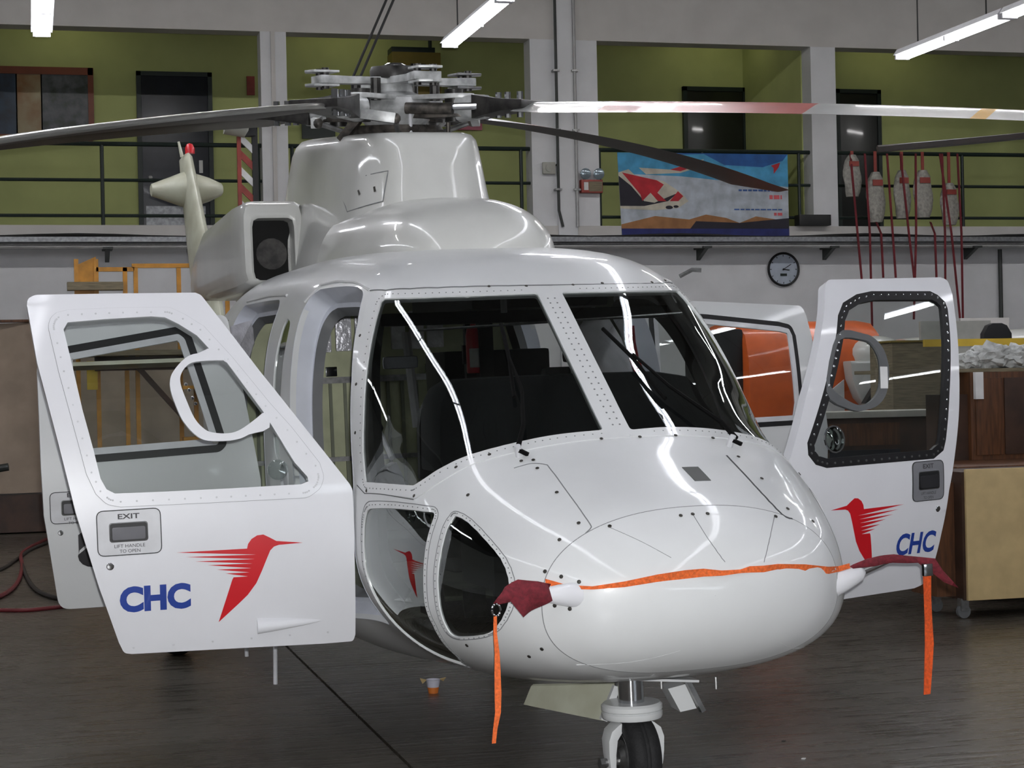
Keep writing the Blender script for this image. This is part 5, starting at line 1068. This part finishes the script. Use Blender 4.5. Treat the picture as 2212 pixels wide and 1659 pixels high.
# ================================================================ WALL AND BALCONY THINGS
ck = on_y(1691, 582, YW - .01); cl = empty('wall_clock', (ck.x, YW - .002, ck.z), 0, 'round wall clock with black rim and pale blue face', 'clock')
MB().lathe([(.0, .005), (.245, .005), (.265, .02), (.27, .045), (.255, .06), (.235, .05), (.235, .03)], (0, 0, 0), (0, -1, 0), 40).build('rim', 'black', cl, 50); MB().lathe([(0, .032), (.236, .032), (.236, .02), (0, .02)], (0, 0, 0), (0, -1, 0), 40).build('face', 'clock_face', cl)
for a, l, w_ in ((58, .15, .010), (97, .10, .014)): MB().bar((0, -.038, 0), (l * math.sin(math.radians(a)), -.038, l * math.cos(math.radians(a))), .006, w_).build('hand', 'print_black', cl, 0)
for k in range(12): a = math.radians(30 * k); MB().bar((.20 * math.sin(a), -.034, .20 * math.cos(a)), (.225 * math.sin(a), -.034, .225 * math.cos(a)), .004, .012).build('hour_mark', 'print_dark', cl, 0)
B('display', (-.055, -.037, -.105), (.055, -.033, -.065), 'rail_green', cl); MB().lathe([(.0, .0), (.016, .0), (.016, .012), (0, .012)], (0, -.034, 0), (0, -1, 0), 12).build('hub', 'print_black', cl)
# emergency light unit and call box on the wide pier
q = on_y(1274, 404, YW); em = empty('emergency_light', (q.x, YW - .005, q.z), 0, 'twin-lamp emergency light box on the wide pier beside the banner', 'emergency light')
B('box', (-.17, -.12, -.10), (.17, 0, .10), 'mast_red', em, .01); B('front_label', (-.13, -.125, -.06), (-.06, -.12, .06), 'print_white', em); B('front_panel', (-.05, -.125, -.08), (.16, -.12, .07), 'wood_plank', em)
for x in (-.10, .11): MB().lathe([(.02, -.05), (.06, -.03), (.085, .02), (.085, .04), (.07, .05), (0, .06)], (x, -.09, .19), (0, -1, -.1), 20).build('lamp', 'lamp_lens', em, 50); MB().cyl((x, -.06, .09), (x, -.06, .15), .02, n=8).build('swivel', 'dull_metal', em)
q = on_y(1184, 364, YW); bx = empty('alarm_box', (q.x, YW - .005, q.z), 0, 'small cream alarm box with short cable on the wide pier', 'alarm box'); B('housing', (-.10, -.07, -.09), (.10, 0, .09), 'grey_box', bx, .02); MB().lathe([(.02, 0), (.06, 0), (.06, .015), (0, .02)], (0, -.07, 0), (0, -1, 0), 16).build('dial', 'grey_box', bx); MB().tube([(.08, -.03, .03), (.14, -.03, .06), (.17, -.05, .09)], .012, 6).build('lead', 'cable_black', bx)
q0, q1 = on_y(1722, 507, YW - .1), on_y(1790, 484, YW - .1); tag(B('speaker_box', (q0.x, YW - .2, ZS - .0), (q1.x, YW - .0, ZS + .17), 'black', None, .01), 'flat black box on the balcony ledge beside the banner', 'box')
# banner hung on the railing
bn = empty('printed_banner', (10.2, YW - .06, 4.1), 0, 'blue and white printed banner with red helicopter hung on the railing', 'banner')
bx0, bx1, bz0, bz1 = on_y(1335, 420, YW - .06).x - 10.2, on_y(1703, 420, YW - .06).x - 10.2, on_y(1500, 510, YW - .06).z - 4.1, on_y(1500, 331, YW - .06).z - 4.1
def bmapper(V):
    V = np.asarray(V, float); x = bx0 + (bx1 - bx0) * V[:, 0]; z = bz0 + (bz1 - bz0) * V[:, 1] - .05 * (1 - V[:, 0]) * 0; y = .012 * np.sin(V[:, 0] * 9) * V[:, 1]
    return np.stack([x + .05 * (1 - V[:, 1]) * (1 - V[:, 0]), y, z], -1), np.tile(np.array([[0, -1., 0]]), (len(V), 1))
def bp_(name, loop, m, off, step=.08): return patch(name, loop, bmapper, m, bn, off, .0, step=step, near=.02)
for nm, rgb in (('b_sky', (54, 128, 190)), ('b_sky_dark', (38, 92, 160)), ('b_pale', (188, 196, 206)), ('b_cyan', (78, 160, 204)), ('b_red', (190, 40, 52)), ('b_dark', (36, 34, 46)), ('b_cream', (206, 200, 184)), ('b_tan', (160, 112, 70)), ('b_navy', (34, 42, 104)), ('b_print', (60, 96, 160)), ('b_pink', (214, 96, 104))): mat(nm, rgb, .7, var=.12, scale=5)
patch('cloth', [(0, 0), (1, 0), (1, 1), (0, 1)], bmapper, 'b_pale', bn, 0, .006, step=.05)
bp_('sky_print', [(0, .68), (.3, .66), (.65, .62), (1, .58), (1, 1), (0, 1)], 'b_cyan', .002); bp_('sky_print', [(.18, .97), (.5, .99), (.62, .86), (.85, .84), (.97, .92), (1, 1), (.18, 1)], 'b_sky_dark', .004)
bp_('cloud_print', [(0, .60), (.22, .55), (.45, .50), (.62, .60), (1, .54), (1, .60), (.66, .66), (.36, .72), (.1, .74), (0, .72)], 'b_pale', .003)
bp_('tail_print', [(.12, .82), (.30, .80), (.42, .88), (.50, .93), (.47, .83), (.36, .76), (.16, .74)], 'b_cream', .005); bp_('tail_print', [(.30, .80), (.40, .86), (.43, .83), (.36, .78)], 'b_red', .006)
bp_('helicopter_print', [(0, .76), (.06, .80), (.10, .72), (.26, .66), (.36, .52), (.40, .42), (.34, .34), (.2, .31), (0, .33)], 'b_cream', .005); bp_('helicopter_print', [(0, .72), (.07, .60), (.14, .42), (.2, .40), (.34, .52), (.28, .42), (.14, .36), (0, .36)], 'b_dark', .007)
bp_('helicopter_print', [(.02, .76), (.22, .67), (.26, .62), (.22, .52), (.27, .42), (.22, .42), (.18, .52), (.13, .42), (.12, .50)], 'b_red', .008); bp_('helicopter_print', [(.29, .42), (.34, .54), (.37, .48), (.34, .42)], 'b_red', .008); bp_('helicopter_print', disc((.285, .345), .022, 10), 'b_dark', .008, .03); bp_('helicopter_print', disc((.325, .355), .016, 10), 'b_dark', .008, .03)
bp_('ground_print', [(0, .14), (.12, .20), (.2, .24), (.4, .20), (.5, .26), (.62, .22), (.7, .16), (.8, .24), (1, .18), (1, .09), (0, .09)], 'b_tan', .004); bp_('ground_print', [(.44, .18), (.7, .16), (1, .22), (1, .08), (.4, .08)], 'b_dark', .005); bp_('border_print', [(0, 0), (1, 0), (1, .09), (0, .09)], 'b_navy', .006)
bp_('emblem_print', [(.90, .86), (.955, .90), (.945, .84), (.915, .76), (.915, .83)], 'b_red', .006, .02)
for u0, u1, v, h_, m in ((.70, .96, .545, .022, 'b_print'), (.885, .96, .45, .05, 'b_pink'), (.67, .96, .315, .016, 'b_print'), (.91, .96, .25, .035, 'b_pink')):
    k = u0
    while k < u1 - .005:
        w_ = random.uniform(.015, .035); bp_('printed_line', [(k, v), (min(k + w_, u1), v), (min(k + w_, u1), v + h_), (k, v + h_)], m, .006, .04); k += w_ + .006
# hanging bags with red straps
def bag(px, py0, py1, wpx, label, m='bag_grey'):
    Yb = YW - .12; a, b = on_y(px, py0, Yb), on_y(px, py1, Yb); hw = wpx / 2 * 27 / F; h = a.z - b.z; e = empty('harness_bag', b, 0, label, 'bag', 'bags on the railing'); rings = []
    for k in range(9):
        f = k / 8; r = hw * (.35 + .75 * math.sin(math.pi * min(1, .12 + f * .8)) ** .7) * (1 if f < .9 else .7); rings.append([Vector((r * math.cos(t) * (1 + .12 * math.sin(3 * t + k)), .07 * math.sin(t) + .0, h * f)) for t in np.linspace(0, 2 * math.pi, 15)[:-1]])
    MB().loft(rings).build('bag', m, e, 50); MB().box((-hw * .6, -.085, h * .72), (hw * .6, -.07, h * .84)).build('patch_strap', 'mast_red', e)
    MB().bar((0, 0, h), (.0, .0, 5.35 - b.z), .012, .05).build('tie', 'mast_red', e, 0)
bag(1842, 335, 425, 40, 'pale harness bag nearest the white pier'); bag(1893, 372, 480, 42, 'boxy pale harness bag before the edge of the dark corridor door'); bag(1950, 368, 472, 38, 'middle harness bag in the row on the railing'); bag(1995, 368, 470, 44, 'wide harness bag with dark red top on the railing'); bag(2052, 396, 486, 42, 'harness bag nearest the railing post at the right')
STP = [(1837, 332, 1862, 610), (1868, 332, 1884, 705), (1893, 480, 1908, 600), (1916, 332, 1935, 600), (1945, 332, 1976, 610), (1978, 332, 1974, 690), (2010, 480, 2023, 600), (2035, 332, 2042, 605), (2030, 332, 2075, 700), (2068, 332, 2080, 690)]
names = ['leftmost', 'second', 'third', 'fourth', 'fifth', 'sixth', 'seventh', 'eighth', 'ninth', 'tenth']
for (xa, ya, xb, yb), nm in zip(STP, names):
    a, b = on_y(xa, ya, YW - .16), on_y(xb, yb, YW - .50); mid = on_y((xa + xb) / 2 + 3, 505, YW - .46) if ya < 490 else a.lerp(b, .5); mb = MB(); pts = [a, mid, b]
    mb.bar(a, mid, .034, .012, Vector((0, -1, 0))); mb.bar(mid, b, .034, .012, Vector((0, -1, 0)))
    tag(mb.build('hanging_strap', 'strap_red', None, 0), 'dark red hanging strap, %s from the left below the balcony bags' % nm if 'short' not in nm else 'lower end of a red strap behind the door window, %s one' % nm.split()[1], 'strap', 'red straps hanging from the railing')
# corridor things
def cbox(name, x0, y0, x1, y1, m, Y=29.78, t=.05): a, b = on_y(x0, y1, Y), on_y(x1, y0, Y); return MB().box((a.x, Y - t, a.z), (b.x, Y, b.z))
fp = empty('framed_poster', on_y(100, 300, 29.78), 0, 'large brown framed poster with picture strips on the green wall', 'poster'); L0 = fp.location
def fpb(nm, x0, y0, x1, y1, m, t): a, b = on_y(x0, y1, 29.78), on_y(x1, y0, 29.78); MB().box((a.x - L0.x, -t, a.z - L0.z), (b.x - L0.x, 0, b.z - L0.z)).build(nm, m, fp, 0)
fpb('backing', -120, 150, 200, 300, 'frame_brown', .03)
for nm, x0, y0, x1, y1 in (('frame_side', 192, 148, 201, 303), ('frame_top', -120, 148, 200, 157), ('frame_bottom', -120, 293, 200, 303)): fpb(nm, x0, y0, x1, y1, 'frame_brown', .06)
fpb('picture', -115, 158, 36, 292, 'picture_blue', .04); fpb('picture', 36, 158, 90, 292, 'picture_tan', .04); fpb('picture', 90, 158, 192, 292, 'picture_dark', .04)
tag(cbox('safety_sign', 533, 166, 549, 206, None).build('safety_sign', 'mast_red'), 'narrow red vertical sign on the green wall left of the pier', 'sign')
tag(cbox('framed_picture', 652, 225, 722, 300, None).build('framed_picture', 'rail_green'), 'dark green picture on the wall behind the rotor head', 'picture')
q0, q1 = on_y(842, 292, 29.7), on_y(942, 122, 29.7); ac = empty('wall_cabinet', (q0.x, 29.7, q0.z), 0, 'tall olive metal cabinet behind the rotor head', 'cabinet')
B('body', (0, -.35, 0), (q1.x - q0.x, .08, q1.z - q0.z), 'olive_box', ac, .01); B('top_unit', (0, -.3, q1.z - q0.z), (q1.x - q0.x - .08, .05, q1.z - q0.z + .09), 'rail_green', ac, .01); B('slot', (.3, -.36, q1.z - q0.z - .22), (.55, -.345, q1.z - q0.z - .19), 'black', ac); MB().cyl((q1.x - q0.x - .12, -.1, q1.z - q0.z), (q1.x - q0.x - .12, -.1, q1.z - q0.z + .3), .03, n=8).build('duct', 'rail_green', ac)
ex = cbox('exit_sign', 985, 254, 1040, 281, None, 29.79, .04); es = tag(ex.build('exit_sign', 'sign_pink'), 'small pink and white sign right of the rotor mast', 'sign')
# corridor ceiling lights
for n, px in enumerate((140, 760, 1560, 1960)):
    x = on_y(px, 100, 28.7).x; e = empty('corridor_light', (x, 28.9, 7.62), 0, ('ceiling batten light above the framed poster bay', 'ceiling batten light above the rotor bay', 'ceiling batten light above the banner bay', 'ceiling batten light above the strap bay')[n], 'light', 'corridor ceiling lights')
    B('housing', (-.65, -.08, .06), (.65, .08, .13), 'fixture_white', e, .01); MB().cyl((-.6, 0, .03), (.6, 0, .03), .022, n=10).build('tube', 'corridor_glow', e)
# ================================================================ HANGAR FLUORESCENT FIXTURES
proto = None
lab = {(0, 0): 'twin-tube fluorescent fixture hanging at the top left corner', (1, 0): 'twin-tube fluorescent fixture above the rotor bay at the top edge', (2, 0): 'twin-tube fluorescent fixture hanging at the top right corner'}
LF = 2.46
for r, x in enumerate((.2, 4.62, 10.15, -4.6, 15.2)):
    for k in range(10):
        y1 = 20.2 - k * (LF + .04)
        if y1 - LF < YB + .3: break
        loc = (x + .09 * k * 0, y1 - LF / 2, 5.55)
        label = lab.get((r, k), 'twin-tube fluorescent fixture of the rows above and behind the camera')
        if proto is None:
            proto = empty('fluorescent_fixture', loc, 0, label, 'light fixture', 'hangar light rows')
            MB().prism([(-.11, -LF / 2, .05), (.11, -LF / 2, .05), (.06, -LF / 2, .12), (-.06, -LF / 2, .12)], (0, LF, 0)).build('housing', 'fixture_white', proto, 0)
            for sx_ in (-.055, .055):
                for h_ in (0, 1): MB().cyl((sx_, -LF / 2 + .02 + h_ * LF / 2, .02), (sx_, -.02 + h_ * LF / 2, .02), .02, n=10).build('tube', 'tube_glow', proto)
            for yy in (-LF / 2 + .02, 0, LF / 2 - .02): B('lampholder', (-.09, yy - .015, 0), (.09, yy + .015, .055), 'fixture_white', proto)
            for yy in (-.8, .8): MB().cyl((0, yy, .12), (0, yy, ZC - 5.55), .008, n=6).build('hanger', 'cable_black', proto)
        else:
            e = copy_obj(proto, None, loc); e['label'] = label
            for c in list(proto.children): copy_obj(c, e)

# lamps added out of view above the frame, to brighten the balcony wall
for k in range(7):
    e = copy_obj(proto, None, (-6.5 + 4.2 * k, 19.0, 8.5)); e.rotation_euler = (0, 0, math.radians(90)); e['label'] = 'added unseen twin-tube fixture that brightens the balcony wall'
    for c in list(proto.children):
        if not c.name.startswith('hanger'):
            q = copy_obj(c, e)
            if c.name.startswith('tube'):
                if 'hi' not in globals(): hi = c.data.copy(); hi.materials[0] = MATS['tube_glow_added']; HI = {}
                if c.data.name not in HI: h2 = c.data.copy(); h2.materials[0] = MATS['tube_glow_added']; HI[c.data.name] = h2
                q.data = HI[c.data.name]
    for xx in (-.8, .8): MB().cyl((0, xx, .12), (0, xx, ZC - 8.5), .008, n=6).build('hanger', 'cable_black', e)
